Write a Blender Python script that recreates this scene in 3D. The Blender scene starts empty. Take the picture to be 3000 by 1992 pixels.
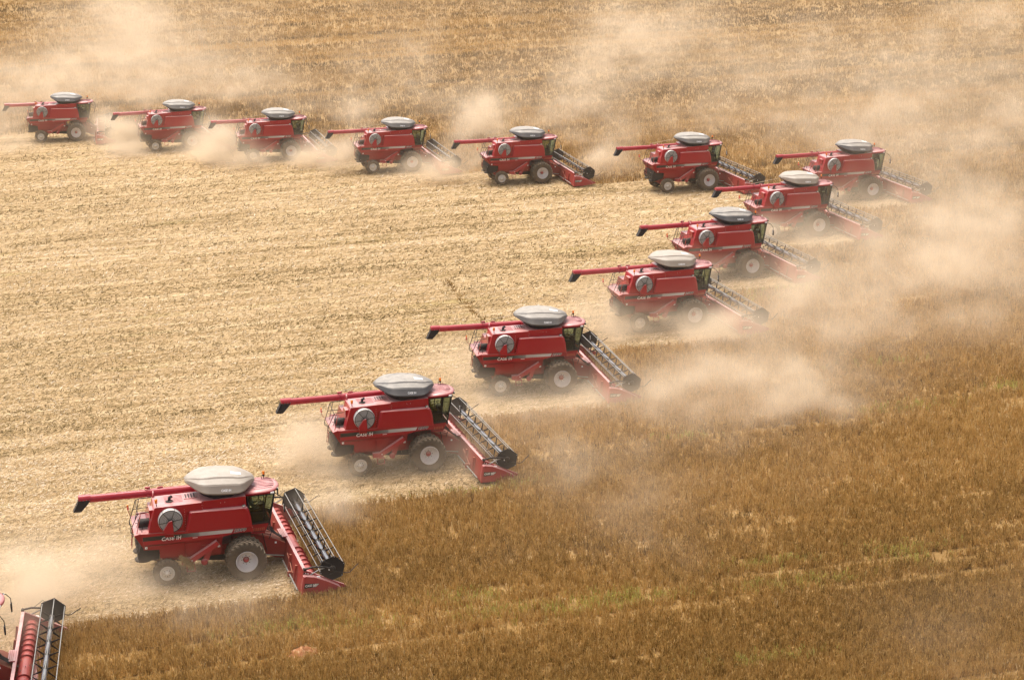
import bpy, bmesh, math, random
import numpy as np
from mathutils import Vector, Matrix

R = math.radians
sc = bpy.context.scene
COL = sc.collection
random.seed(7)
rng = np.random.default_rng(11)

# ------------------------------------------------------------------ camera, sky, sun, exposure
CAM_H, PITCH, ROLL, FPX = 35.884, 0.282424, -0.0334623, 5753.68
camd = bpy.data.cameras.new('camera')
cam = bpy.data.objects.new('camera', camd)
COL.objects.link(cam)
sc.camera = cam
camd.sensor_width = 36.0
camd.lens = 36.0 * FPX / 3000.0
camd.clip_start = 0.5
camd.clip_end = 20000.0
_fwd = Vector((0, math.cos(PITCH), -math.sin(PITCH)))
_up0 = Vector((0, math.sin(PITCH), math.cos(PITCH)))
_r0 = Vector((1, 0, 0))
_c, _s = math.cos(ROLL), math.sin(ROLL)
_r = _c * _r0 + _s * _up0
_u = -_s * _r0 + _c * _up0
cam.matrix_world = Matrix(((_r.x, _u.x, -_fwd.x, 0), (_r.y, _u.y, -_fwd.y, 0), (_r.z, _u.z, -_fwd.z, CAM_H), (0, 0, 0, 1)))

SUN_EL, SUN_AZ = R(68), R(-38)          # azimuth from +Y towards +X
wd = bpy.data.worlds.new('World')
sc.world = wd
wd.use_nodes = True
nt = wd.node_tree
bg = nt.nodes['Background']
sky = nt.nodes.new('ShaderNodeTexSky')
sky.sky_type = 'NISHITA'
sky.sun_disc = False
sky.sun_elevation = SUN_EL
sky.sun_rotation = SUN_AZ
sky.dust_density = 6.0
sky.air_density = 0.7
sky.ozone_density = 0.6
hs = nt.nodes.new('ShaderNodeHueSaturation')
hs.inputs['Saturation'].default_value = 0.30
nt.links.new(sky.outputs[0], hs.inputs['Color'])
nt.links.new(hs.outputs[0], bg.inputs['Color'])
bg.inputs['Strength'].default_value = 0.135

sund = bpy.data.lights.new('sun', 'SUN')
sun = bpy.data.objects.new('sun', sund)
COL.objects.link(sun)
sund.energy = 1.35
sund.angle = R(30)
sund.color = (1.0, 0.945, 0.87)
sdir = Vector((math.sin(SUN_AZ) * math.cos(SUN_EL), math.cos(SUN_AZ) * math.cos(SUN_EL), math.sin(SUN_EL)))
sun.rotation_euler = (-sdir).to_track_quat('-Z', 'Y').to_euler()
sun.location = (0, 0, 200)

sc.view_settings.view_transform = 'Standard'
sc.view_settings.look = 'None'
sc.view_settings.exposure = 0.99
sc.view_settings.gamma = 1.0
sc.cycles.use_denoising = True
sc.cycles.max_bounces = 8
sc.cycles.diffuse_bounces = 3
sc.cycles.glossy_bounces = 3
sc.cycles.transmission_bounces = 4
sc.cycles.transparent_max_bounces = 12
sc.cycles.volume_bounces = 2
sc.cycles.volume_step_rate = 2.5
sc.cycles.sample_clamp_indirect = 6.0

# ------------------------------------------------------------------ materials
def mat(name, color=(.5, .5, .5), rough=.6, metal=0.0, coat=0.0, spec=.5):
    m = bpy.data.materials.new(name)
    m.use_nodes = True
    b = m.node_tree.nodes['Principled BSDF']
    b.inputs['Base Color'].default_value = (*color, 1)
    b.inputs['Roughness'].default_value = rough
    b.inputs['Metallic'].default_value = metal
    b.inputs['Coat Weight'].default_value = coat
    b.inputs['Coat Roughness'].default_value = .15
    b.inputs['Coat IOR'].default_value = 1.33
    b.inputs['Specular IOR Level'].default_value = spec
    return m

def N(m, t, **kw):
    n = m.node_tree.nodes.new(t)
    for k, v in kw.items():
        setattr(n, k, v)
    return n

def LK(m, a, b):
    m.node_tree.links.new(a, b)

def math_(m, op, a, b=None, clamp=False):
    n = N(m, 'ShaderNodeMath', operation=op)
    n.use_clamp = clamp
    for i, v in enumerate((a, b)):
        if v is None:
            continue
        if isinstance(v, (int, float)):
            n.inputs[i].default_value = v
        else:
            LK(m, v, n.inputs[i])
    return n.outputs[0]

def mixc(m, fac, a, b, blend='MIX'):
    n = N(m, 'ShaderNodeMix', data_type='RGBA', blend_type=blend)
    for s, v in ((n.inputs[0], fac), (n.inputs[6], a), (n.inputs[7], b)):
        if isinstance(v, (int, float)):
            s.default_value = v
        elif isinstance(v, tuple):
            s.default_value = (*v, 1)
        else:
            LK(m, v, s)
    return n.outputs[2]

def noise(m, vec, scale, detail=4, rough=.6):
    n = N(m, 'ShaderNodeTexNoise')
    n.inputs['Scale'].default_value = scale
    n.inputs['Detail'].default_value = detail
    n.inputs['Roughness'].default_value = rough
    if vec is not None:
        LK(m, vec, n.inputs['Vector'])
    return n.outputs['Fac']

def ramp(m, fac, stops):
    n = N(m, 'ShaderNodeValToRGB')
    el = n.color_ramp.elements
    while len(el) < len(stops):
        el.new(.5)
    for e, (p, c) in zip(el, stops):
        e.position = p
        e.color = (*c, 1) if len(c) == 3 else c
    LK(m, fac, n.inputs[0])
    return n.outputs[0]

def dust_and_sheen(m, base, dust=(.44, .31, .18), top=.5, low=.5, amount=.1):
    """settled dust on upward faces and low parts; red_paint tops carry painted sky reflection too"""
    b = m.node_tree.nodes['Principled BSDF']
    tc = N(m, 'ShaderNodeTexCoord').outputs['Object']
    oi = N(m, 'ShaderNodeObjectInfo').outputs['Random']
    add = N(m, 'ShaderNodeVectorMath', operation='ADD')
    cmb = N(m, 'ShaderNodeCombineXYZ')
    LK(m, math_(m, 'MULTIPLY', oi, 37.0), cmb.inputs[0])
    LK(m, tc, add.inputs[0]); LK(m, cmb.outputs[0], add.inputs[1])
    n1 = noise(m, add.outputs[0], 1.3, 5, .65)
    n2 = noise(m, add.outputs[0], 9.0, 4, .7)
    geo = N(m, 'ShaderNodeNewGeometry')
    sx = N(m, 'ShaderNodeSeparateXYZ'); LK(m, geo.outputs['Normal'], sx.inputs[0])
    upf = math_(m, 'MULTIPLY', math_(m, 'MAXIMUM', math_(m, 'SUBTRACT', sx.outputs[2], .25), 0.0), 1.3 * top)
    sz = N(m, 'ShaderNodeSeparateXYZ'); LK(m, tc, sz.inputs[0])
    lo = math_(m, 'MULTIPLY', math_(m, 'SUBTRACT', 2.2, sz.outputs[2], True), low)
    lo = math_(m, 'MAXIMUM', lo, 0.0)
    s = math_(m, 'ADD', math_(m, 'ADD', upf, math_(m, 'MULTIPLY', lo, .6)), amount)
    nn = math_(m, 'ADD', math_(m, 'MULTIPLY', n1, 1.1), math_(m, 'MULTIPLY', n2, .7))
    f = math_(m, 'MULTIPLY', s, nn, True)
    out = mixc(m, f, base, dust)
    LK(m, out, b.inputs['Base Color'])
    r0 = b.inputs['Roughness'].default_value
    LK(m, math_(m, 'ADD', math_(m, 'MULTIPLY', f, .45), r0, True), b.inputs['Roughness'])
    return m

RED = (.35, .005, .014)
M_red = dust_and_sheen(mat('red_paint', RED, .32, coat=.8, spec=.22), RED, dust=(.74, .56, .50), top=.50, low=.10, amount=.012)  # pale pink on upward faces: sky reflection painted in, along with settled dust
M_reddk = dust_and_sheen(mat('red_paint_chassis', (.27, .009, .012), .5, spec=.2), (.27, .009, .012), top=.40, low=.11, amount=.015)
M_auger = dust_and_sheen(mat('red_paint_auger', (.36, .010, .03), .28, coat=.7, spec=.22), (.36, .010, .03), top=.12, low=.2, amount=.02)
M_roofg = mat('roof_groove', (.16, .006, .012), .5)
M_black = dust_and_sheen(mat('black_plastic', (.014, .017, .025), .5, spec=.2), (.016, .018, .024), top=.16, low=.1, amount=.01)
M_metalblk = dust_and_sheen(mat('black_steel', (.016, .016, .019), .55, spec=.18), (.022, .022, .026), top=.10, low=.05, amount=.01)
M_bat = mat('worn_steel', (.33, .32, .29), .45, metal=.6)
M_tube = mat('reel_tube_steel', (.34, .335, .34), .22, metal=.95)
M_tyre = dust_and_sheen(mat('tyre_rubber', (.020, .019, .018), .85, spec=.15), (.022, .021, .020), dust=(.36, .27, .18), top=.42, low=.16, amount=.20)
M_rim = dust_and_sheen(mat('silver_rim', (.84, .84, .86), .38, metal=.1), (.62, .62, .64), top=.30, low=.08, amount=.03)
M_rimw = dust_and_sheen(mat('white_rim', (.80, .78, .74), .45), (.66, .64, .60), top=.30, low=.10, amount=.05)
M_white = mat('white_letter', (.82, .80, .78), .5)
M_letterblk = mat('black_letter', (.012, .012, .012), .5)
M_lettered = mat('dark_red_letter', (.12, .01, .02), .5)
M_silver = mat('silver_decal', (.58, .56, .56), .4, metal=.2)
M_screen = dust_and_sheen(mat('perforated_screen', (.50, .50, .51), .45, metal=.2), (.50, .50, .51), top=.4, low=0, amount=.06)
M_mesh = dust_and_sheen(mat('screen_mesh', (.22, .22, .225), .55, metal=.2), (.22, .22, .225), top=.3, low=0, amount=.06)
M_screenring = mat('screen_mesh_rings', (.42, .42, .42), .6)  # lighter grey rings on the mesh face
M_amber = mat('amber_lens', (.85, .22, .01), .2, coat=.5)
M_ref = mat('white_reflector', (.85, .84, .82), .3)
M_refred = mat('red_reflector', (.6, .02, .02), .3)
M_orange = dust_and_sheen(mat('orange_step', (.50, .06, .025), .5), (.50, .06, .025), top=.3, low=.1)
M_seat = mat('seat_cloth', (.03, .035, .035), .8)
M_inside = mat('cab_interior', (.02, .025, .025), .8)
M_rope = mat('pale_cable', (.62, .55, .38), .7)
M_ground = None

# stripe decal: black at the rear turning silver towards the front
M_stripe = mat('stripe_decal', (.5, .5, .5), .4)
_tc = N(M_stripe, 'ShaderNodeTexCoord').outputs['Object']
_sx = N(M_stripe, 'ShaderNodeSeparateXYZ'); LK(M_stripe, _tc, _sx.inputs[0])
_f = math_(M_stripe, 'DIVIDE', math_(M_stripe, 'ADD', _sx.outputs[0], 4.65), 4.15, True)
LK(M_stripe, ramp(M_stripe, _f, [(0, (.012, .012, .012)), (.42, (.02, .02, .02)), (.62, (.20, .20, .20)), (.64, (.42, .41, .40)), (1, (.66, .64, .63))]),
   M_stripe.node_tree.nodes['Principled BSDF'].inputs['Base Color'])

# canvas of the tank cover: each cover has its own colour
M_cover = mat('tank_cover_canvas', (.2, .2, .2), .62)
_oi = N(M_cover, 'ShaderNodeObjectInfo')
_b = M_cover.node_tree.nodes['Principled BSDF']
_tc = N(M_cover, 'ShaderNodeTexCoord').outputs['Object']
_g = N(M_cover, 'ShaderNodeNewGeometry')
_sx = N(M_cover, 'ShaderNodeSeparateXYZ'); LK(M_cover, _g.outputs['Normal'], _sx.inputs[0])
_n = noise(M_cover, _tc, 1.6, 6, .65)
_f = math_(M_cover, 'MULTIPLY', math_(M_cover, 'MAXIMUM', math_(M_cover, 'SUBTRACT', _sx.outputs[2], .45), 0.0), 1.6)
_f = math_(M_cover, 'MULTIPLY', _f, math_(M_cover, 'ADD', math_(M_cover, 'MULTIPLY', _n, 1.5), -.05), True)
LK(M_cover, mixc(M_cover, _f, _oi.outputs['Color'], (.46, .40, .33)), _b.inputs['Base Color'])
_bp = N(M_cover, 'ShaderNodeBump'); _bp.inputs['Strength'].default_value = .25; _bp.inputs['Distance'].default_value = .05
LK(M_cover, noise(M_cover, _tc, 2.5, 5, .6), _bp.inputs['Height']); LK(M_cover, _bp.outputs[0], _b.inputs['Normal'])

# glass: clear, dark tinted, reflecting
M_glass = bpy.data.materials.new('tinted_glass'); M_glass.use_nodes = True
_nt = M_glass.node_tree; _nt.nodes.clear()
_o = _nt.nodes.new('ShaderNodeOutputMaterial'); _t = _nt.nodes.new('ShaderNodeBsdfTransparent'); _gl = _nt.nodes.new('ShaderNodeBsdfGlossy')
_fr = _nt.nodes.new('ShaderNodeFresnel'); _mx = _nt.nodes.new('ShaderNodeMixShader')
_t.inputs[0].default_value = (.50, .58, .50, 1); _gl.inputs['Roughness'].default_value = .04
_nt.links.new(_fr.outputs[0], _mx.inputs[0]); _nt.links.new(_t.outputs[0], _mx.inputs[1]); _nt.links.new(_gl.outputs[0], _mx.inputs[2]); _nt.links.new(_mx.outputs[0], _o.inputs[0])

# ------------------------------------------------------------------ mesh builder
class MB:
    def __init__(s):
        s.v = []; s.f = []; s.m = []; s.sm = []; s.mats = []

    def mi(s, m):
        if m not in s.mats:
            s.mats.append(m)
        return s.mats.index(m)

    def add(s, verts, faces, m, smooth=False):
        o = len(s.v); k = s.mi(m)
        s.v += [tuple(p) for p in verts]
        for f in faces:
            s.f.append([i + o for i in f]); s.m.append(k); s.sm.append(smooth)

    def box(s, c, d, m, rot=None, taper=None):
        hx, hy, hz = d[0] / 2, d[1] / 2, d[2] / 2
        vs = [Vector((x * hx, y * hy, z * hz)) for z in (-1, 1) for y in (-1, 1) for x in (-1, 1)]
        if rot is not None:
            vs = [rot @ p for p in vs]
        c = Vector(c)
        s.add([p + c for p in vs], [(0, 2, 3, 1), (4, 5, 7, 6), (0, 1, 5, 4), (2, 6, 7, 3), (0, 4, 6, 2), (1, 3, 7, 5)], m)

    def bx(s, x0, x1, y0, y1, z0, z1, m):
        s.box(((x0 + x1) / 2, (y0 + y1) / 2, (z0 + z1) / 2), (x1 - x0, y1 - y0, z1 - z0), m)

    def prism(s, pts, y0, y1, m, axis='y', inset=None):
        """polygon (two coords) pushed along an axis; inset = (dy, scale towards centroid) gives a bevelled outer face"""
        n = len(pts)
        def P(a, b, y):
            return {'y': (a, y, b), 'x': (y, a, b), 'z': (a, b, y)}[axis]
        rings = [[P(a, b, y0) for a, b in pts]]
        if inset:
            cx = sum(p[0] for p in pts) / n; cz = sum(p[1] for p in pts) / n
            d, w = inset
            yb = y1 - d if y1 > y0 else y1 + d
            rings.append([P(a, b, yb) for a, b in pts])
            q = []
            for a, b in pts:
                L = math.hypot(a - cx, b - cz)
                q.append(P(a + (cx - a) / L * w * 1.3, b + (cz - b) / L * w * 1.3, y1))
            rings.append(q)
        else:
            rings.append([P(a, b, y1) for a, b in pts])
        vs = sum(rings, [])
        fs = []
        for r in range(len(rings) - 1):
            for i in range(n):
                j = (i + 1) % n
                fs.append((r * n + i, r * n + j, (r + 1) * n + j, (r + 1) * n + i))
        fs.append(tuple(range(n - 1, -1, -1)))
        fs.append(tuple(range((len(rings) - 1) * n, len(rings) * n)))
        s.add(vs, fs, m)

    def tube(s, path, r, m, n=8, closed=False, smooth=True):
        path = [Vector(p) for p in path]
        rs = r if isinstance(r, (list, tuple)) else [r] * len(path)
        vs = []; fs = []
        prev = None
        for i, p in enumerate(path):
            a = path[i - 1] if i else p
            b = path[i + 1] if i < len(path) - 1 else p
            t = (b - a).normalized()
            if prev is None:
                ref = Vector((0, 0, 1)) if abs(t.z) < .9 else Vector((1, 0, 0))
                u = t.cross(ref).normalized()
            else:
                u = (prev - t * prev.dot(t)).normalized()
            prev = u
            w = t.cross(u)
            for k in range(n):
                a_ = 2 * math.pi * k / n
                vs.append(p + (u * math.cos(a_) + w * math.sin(a_)) * rs[i])
        for i in range(len(path) - 1):
            for k in range(n):
                k2 = (k + 1) % n
                fs.append((i * n + k, i * n + k2, (i + 1) * n + k2, (i + 1) * n + k))
        s.add(vs, fs, m, smooth)
        s.add([vs[k] for k in range(n)], [tuple(range(n - 1, -1, -1))], m)
        s.add([vs[(len(path) - 1) * n + k] for k in range(n)], [tuple(range(n))], m)

    def lathe(s, prof, c, m, n=40, axis='y', smooth=True):
        """prof: list of (radius, offset along the axis)"""
        vs = []; fs = []
        for r, o in prof:
            for k in range(n):
                a = 2 * math.pi * k / n
                x, z = r * math.cos(a), r * math.sin(a)
                vs.append({'y': (c[0] + x, c[1] + o, c[2] + z), 'z': (c[0] + x, c[1] + z, c[2] + o), 'x': (c[0] + o, c[1] + x, c[2] + z)}[axis])
        for i in range(len(prof) - 1):
            for k in range(n):
                k2 = (k + 1) % n
                fs.append((i * n + k, (i + 1) * n + k, (i + 1) * n + k2, i * n + k2))
        s.add(vs, fs, m, smooth)

    def disc(s, c, r, m, n=40, axis='y', flip=False):
        vs = []
        for k in range(n):
            a = 2 * math.pi * k / n
            x, z = r * math.cos(a), r * math.sin(a)
            vs.append({'y': (c[0] + x, c[1], c[2] + z), 'z': (c[0] + x, c[1] + z, c[2]), 'x': (c[0], c[1] + x, c[2] + z)}[axis])
        s.add(vs, [tuple(range(n))], m)

    def mesh(s, name, bevel=0.0):
        me = bpy.data.meshes.new(name)
        me.from_pydata(s.v, [], s.f)
        for m in s.mats:
            me.materials.append(m)
        me.polygons.foreach_set('material_index', s.m)
        me.polygons.foreach_set('use_smooth', s.sm)
        bm = bmesh.new(); bm.from_mesh(me)
        bmesh.ops.recalc_face_normals(bm, faces=bm.faces)
        if bevel:
            es = [e for e in bm.edges if len(e.link_faces) == 2 and not e.smooth or (len(e.link_faces) == 2 and e.calc_face_angle(0) > .5 and not e.link_faces[0].smooth)]
            bmesh.ops.bevel(bm, geom=es, offset=bevel, segments=2, affect='EDGES', profile=.6, clamp_overlap=True)
        bm.to_mesh(me); bm.free()
        me.update()
        return me

    def build(s, name, parent=None, bevel=0.0):
        o = bpy.data.objects.new(name, s.mesh(name, bevel))
        COL.objects.link(o)
        if parent is not None:
            o.parent = parent
        return o

def text_mesh(body, h, shear=.2, bold=.012, space=1.0):
    """letters as flat geometry: list of verts (x, y) scaled to cap height h, faces, and the width"""
    cu = bpy.data.curves.new('letters', 'FONT')
    cu.body = body; cu.size = 1.0; cu.shear = shear; cu.offset = bold; cu.space_character = space
    cu.fill_mode = 'FRONT'; cu.resolution_u = 3
    o = bpy.data.objects.new('letters', cu)
    COL.objects.link(o)
    bpy.context.view_layer.update()
    me = bpy.data.meshes.new_from_object(o.evaluated_get(bpy.context.evaluated_depsgraph_get()))
    bpy.data.objects.remove(o); bpy.data.curves.remove(cu)
    vs = [(v.co.x, v.co.y) for v in me.vertices]
    fs = [tuple(p.vertices) for p in me.polygons]
    bpy.data.meshes.remove(me)
    x0 = min(v[0] for v in vs); y0 = min(v[1] for v in vs); y1 = max(v[1] for v in vs)
    k = h / (y1 - y0)
    vs = [((x - x0) * k, (y - y0) * k) for x, y in vs]
    return vs, fs, max(v[0] for v in vs)

def tag(o, label=None, cat=None, group=None, kind=None):
    if label: o['label'] = label
    if cat: o['category'] = cat
    if group: o['group'] = group
    if kind: o['kind'] = kind
    return o

def empty(name, loc=(0, 0, 0), rz=0):
    o = bpy.data.objects.new(name, None)
    COL.objects.link(o)
    o.location = loc; o.rotation_euler = (0, 0, rz)
    o.empty_display_size = .5
    return o

def copy_tree(o, parent=None):
    c = o.copy()
    COL.objects.link(c)
    c.parent = parent
    for ch in list(o.children):
        copy_tree(ch, c)
    return c

# ------------------------------------------------------------------ the combine, drawn in its own frame: x forward, y left, z up, origin under the front axle
def make_wheel(root, name, cx, y_out, w, r, rr, rimmat, front):
    """y_out is the outer face (towards -y for the right side, +y for the left)"""
    sgn = -1 if y_out < 0 else 1
    b = MB()
    c = (cx, 0, r)
    def yy(t):                       # t = depth from the outer face
        return y_out - sgn * t
    prof = [(rr, 0.05), (rr + .03, 0.015), (rr + .10, 0.0), (r * .80, .015), (r * .93, .05), (r * .965, .10), (r * .965, w - .10), (r * .93, w - .05), (r * .8, w - .015), (rr + .1, w), (rr, w - .05)]
    b.lathe([(q, yy(t)) for q, t in prof], c, M_tyre, 56)
    nl = 24 if front else 20
    for k in range(nl):              # chevron lugs, two half bars, offset by half a pitch
        for half in (0, 1):
            a0 = 2 * math.pi * (k + .5 * half) / nl
            t0, t1 = (.015, w * .55) if half == 0 else (w - .015, w * .45)
            da = .5 * 2 * math.pi / nl * 1.5
            wa = .36 * 2 * math.pi / nl
            def pt(t, ang, rad):
                return (cx + rad * math.cos(ang), yy(t), r + rad * math.sin(ang))
            ro, ri = r * 1.0, r * .95
            e = r * .9 if half == 0 or True else r
            vs = [pt(t0, a0, r * .86), pt(t0, a0 + wa, r * .86), pt(t0 + (.035 if half == 0 else -.035), a0 + wa, ro), pt(t0 + (.035 if half == 0 else -.035), a0, ro),
                  pt(t1, a0 + da, ri), pt(t1, a0 + da + wa * .8, ri), pt(t1, a0 + da + wa * .8, ro), pt(t1, a0 + da, ro)]
            b.add(vs, [(0, 1, 2, 3), (4, 7, 6, 5), (3, 2, 6, 7), (0, 3, 7, 4), (1, 5, 6, 2), (0, 4, 5, 1)], M_tyre)
    wheel = bpy.data.objects.new(name, None); COL.objects.link(wheel); wheel.parent = root; wheel.empty_display_size = .2
    b.build('tyre', wheel)
    g = MB()
    if front:
        prof = [(rr, .05), (rr + .015, .02), (rr - .015, .0), (rr - .03, .03), (rr - .035, .10), (rr - .09, .13), (rr - .10, .22), (rr - .18, .30), (rr - .30, .33), (.15, .33)]
    else:
        prof = [(rr, .05), (rr + .015, .02), (rr - .01, .0), (rr - .03, .03), (rr - .04, .09), (rr - .09, .11), (rr - .10, .06), (.13, .05)]
    g.lathe([(q, yy(t)) for q, t in prof], c, rimmat, 40)
    hub = .33 if front else .05
    hm = M_red if front else rimmat
    g.lathe([(.12 if front else .13, yy(hub)), (.115 if front else .12, yy(hub - .06)), (.09, yy(hub - .08)), (.085, yy(hub - .14)), (.0, yy(hub - .14))], c, hm, 20)
    for k in range(8):
        a = 2 * math.pi * k / 8
        q = .21 if front else .155
        g.box((cx + q * math.cos(a), yy(hub - .01), r + q * math.sin(a)), (.03, .04, .03), M_metalblk)
    g.build('rim', wheel)
    return wheel

def dome(x, t, dz=0):
    """surface of the tank cover: x along the machine, t across from -1 (right rim) to 1"""
    xi = (x + .80) / 1.62
    xi = max(-1, min(1, xi))
    w = 1.46 * min(1.0, .20 + (1 - abs(xi)) * 1.9) * (1 - .08 * xi * xi)
    e = max(0.0, 1 - abs(xi) ** 2.3) ** .72
    prof = [(0, .69), (.30, .665), (.555, .595), (.60, .525), (.84, .38), (.88, .31), (.985, .03), (1, 0)]
    a = abs(t)
    for (a0, h0), (a1, h1) in zip(prof, prof[1:]):
        if a <= a1:
            h = h0 + (h1 - h0) * (a - a0) / (a1 - a0)
            break
    rim = 4.205 - .085 * (x + .8) + .26 * abs(xi) ** 3 - .04 * a
    return Vector((x, w * t, rim + h * e + dz))

def make_combine():
    root = empty('combine_harvester')
    # ---- chassis
    c = MB()
    c.bx(-3.75, .25, -.85, .85, .95, 1.45, M_reddk)
    c.prism([(-.2, .55), (.3, .55), (.55, 1.1), (.55, 1.7), (-.4, 1.7), (-.5, 1.0)], -.8, .8, M_reddk)
    c.bx(-.22, .22, -1.7, 1.7, .72, 1.12, M_reddk)
    c.bx(-3.78, -3.52, -1.30, 1.30, .52, .78, M_reddk)
    c.bx(-3.72, -3.58, -.3, .3, .7, 1.4, M_reddk)
    c.prism([(-3.1, .85), (-1.0, .62), (-.6, .62), (-.6, 1.3), (-3.3, 1.3)], -.75, .75, M_metalblk)
    c.build('chassis', root, .01)
    # ---- body: lower hull, rear hood, tank walls
    b = MB()
    b.prism([(-4.66, 2.60), (-4.58, 1.86), (-3.82, 1.74), (-3.80, 1.30), (-1.1, 1.20), (-.95, 2.1), (.30, 2.16), (.30, 2.6)], -1.36, 1.36, M_reddk)
    b.bx(-3.9, -2.75, -1.40, -1.36, 1.35, 1.98, M_reddk)          # bolted covers on the flank
    b.bx(-2.70, -2.02, -1.395, -1.36, 1.28, 1.90, M_reddk)
    b.bx(-1.95, -1.12, -1.40, -1.36, 1.26, 1.72, M_reddk)
    b.prism([(-4.60, 2.06), (-4.62, 1.86), (-3.75, 1.78), (-3.72, 1.98)], -1.46, -1.40, M_reddk)   # rear skirt
    body = b.build('body', root, .008)
    for side in (-1, 1):
        p = MB()
        ya, yb = 1.36 * side, 1.475 * side
        outline = [(-4.70, 2.655), (-4.60, 2.10), (-2.6, 2.065), (-1.05, 2.03), (-.80, 2.08), (-.45, 2.14), (.0, 2.155), (.40, 2.13), (.47, 2.10), (.47, 2.335), (-.4, 2.41), (-2.65, 2.545), (-4.30, 2.64)]
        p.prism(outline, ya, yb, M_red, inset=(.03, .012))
        yd = 1.4785 * side
        def quad(pts, m, y=yd):
            f = (0, 1, 2, 3) if len(pts) == 4 else tuple(range(len(pts)))
            p.add([(x, y, z) for x, z in pts], [f], m)
        quad([(-4.62, 2.29), (-.545, 2.205), (-.44, 2.37), (-4.62, 2.50)], M_stripe)
        for x0, x1, z in ((-2.35, -2.12, 2.175), (-1.9, -1.72, 2.165)):
            if x0 == -2.35: quad([(x0, z), (x1, z - .004), (x1, z + .018), (x0, z + .022)], M_ref)
        def letters(body_, x0, z0, h, m, y, shear=.25, bold=.02, wide=None, slope=-.02, space=1.0):
            vs, fs, w = text_mesh(body_, h, shear, bold, space)
            kx = (wide / w) if wide else 1.0
            if side < 0:
                p.add([(x0 + vx * kx, y * side, z0 + vz + slope * vx) for vx, vz in vs], fs, m)
            else:
                xr = x0 + (wide or w)
                p.add([(xr - vx * kx, y * side, z0 + vz - slope * vx) for vx, vz in vs], fs, m)
        letters('CASE', -3.76, 2.215, .175, M_white, 1.4815, bold=.022, wide=.60, space=1.08)
        letters('IH', -3.10, 2.195, .190, M_white, 1.4815, bold=.022, wide=.24, space=1.15)
        letters('AXIAL-FLOW', -3.70, 2.13, .06, M_lettered, 1.4785, bold=.01, wide=.62)
        letters('2399', -.44, 2.205, .165, M_white, 1.4785, bold=.065, wide=.60)
        letters('2399', -.425, 2.218, .140, M_letterblk, 1.4815, bold=.015, wide=.57)
        p.build('belt_panel', body)
        # big bulged service panel
        q = MB()
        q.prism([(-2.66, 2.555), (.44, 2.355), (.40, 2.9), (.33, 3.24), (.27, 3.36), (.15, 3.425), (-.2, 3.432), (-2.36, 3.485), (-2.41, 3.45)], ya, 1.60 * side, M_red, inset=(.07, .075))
        for x in (-1.78,):
            q.bx(x - .004, x + .004, min(1.602 * side, 1.598 * side), max(1.602 * side, 1.598 * side), 2.52, 3.40, M_reddk)
        pan = q.build('side_panel', body)
        l = MB()
        l.box((.10, 1.50 * side, 3.475), (.14, .10, .085), M_black)
        l.box((.175, 1.50 * side, 3.475), (.012, .09, .07), M_ref)
        l.box((.10, 1.553 * side, 3.475), (.11, .012, .05), M_ref)
        l.build('work_light', body)
        for x, y, z in ((-4.50, 1.469, 1.955), (-1.17, 1.409, 1.60)):
            r = MB(); r.box((x, y * side, z), (.11, .012, .10), M_ref)
            r.box((x + .01, (y + .007) * side, z), (.05, .004, .04), M_bat)
            r.build('reflector', body)
    # straw lying on the ledge below the screen
    # ---- engine hood
    h = MB()
    ho = [(-4.34, 2.62), (-3.98, 3.80), (-3.93, 3.84), (-1.80, 3.84), (-1.80, 2.5)]
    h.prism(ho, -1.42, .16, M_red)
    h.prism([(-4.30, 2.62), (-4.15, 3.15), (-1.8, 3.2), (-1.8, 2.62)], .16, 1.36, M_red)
    h.bx(-4.20, -3.98, -1.05, -.45, 3.20, 3.62, M_red)             # box on the rear wall
    for k in range(6):                                            # pressed ribs along the top
        y = -.92 + .17 * k
        h.bx(-3.45, -2.62, y, y + .05, 3.838, 3.856, M_red)
    h.prism([(-2.30, 3.2), (-2.44, 3.50), (-2.52, 3.50), (-2.75, 2.6), (-2.30, 2.6)], -1.424, -1.42, M_reddk)
    for k in range(9):
        h.box((-1.795 - .0, -1.425, 2.6 + k * .14), (.022, .012, .022), M_silver)
        h.box((-2.62 + k * .0, -1.425, 2.65 + k * .12), (.02, .01, .02), M_silver)
    hood = h.build('engine_hood', root, .012)
    v = MB()
    v.bx(-2.55, -1.98, -.72, -.02, 3.842, 3.868, M_silver if False else M_red)
    for k in range(4):
        v.bx(-2.48 + k * .13, -2.42 + k * .13, -.64, -.10, 3.866, 3.874, M_metalblk)
    v.build('hood_vent', hood)
    e = MB()
    e.lathe([(0, .0), (.17, 0), (.17, .03), (.10, .05), (.10, .0)], (-3.24, -.80, 3.85), M_metalblk, 20, 'z')
    e.tube([(-3.22, -.72, 3.85), (-3.22, -.72, 4.0), (-3.10, -.66, 4.04)], .075, M_metalblk, 12)
    e.build('exhaust_pipe', hood)
    g = MB()
    g.tube([(-3.86, -1.22, 3.83), (-3.86, -1.22, 4.02)], .022, M_metalblk)
    g.lathe([(.0, .02), (.06, .02), (.065, .0), (.06, .05), (.065, .06), (.065, .17), (.05, .19), (0, .195)], (-3.86, -1.22, 4.0), M_amber, 14, 'z')
    g.build('warning_beacon', hood)
    cr = MB()
    cr.tube([(-3.92, .05, 3.80), (-3.90, .05, 4.0), (-3.88, .3, 4.03), (-3.88, .42, 3.88)], .045, M_red)
    cr.build('auger_cradle', hood)
    # ---- rotary air screen
    s = MB()
    cx, cz = -3.30, 3.20
    s.lathe([(.56, -1.41), (.56, -1.66), (.545, -1.70), (.52, -1.715)], (cx, 0, cz), M_screen, 48)
    s.lathe([(.53, -1.712), (.12, -1.735)], (cx, 0, cz), M_mesh, 48)
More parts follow.
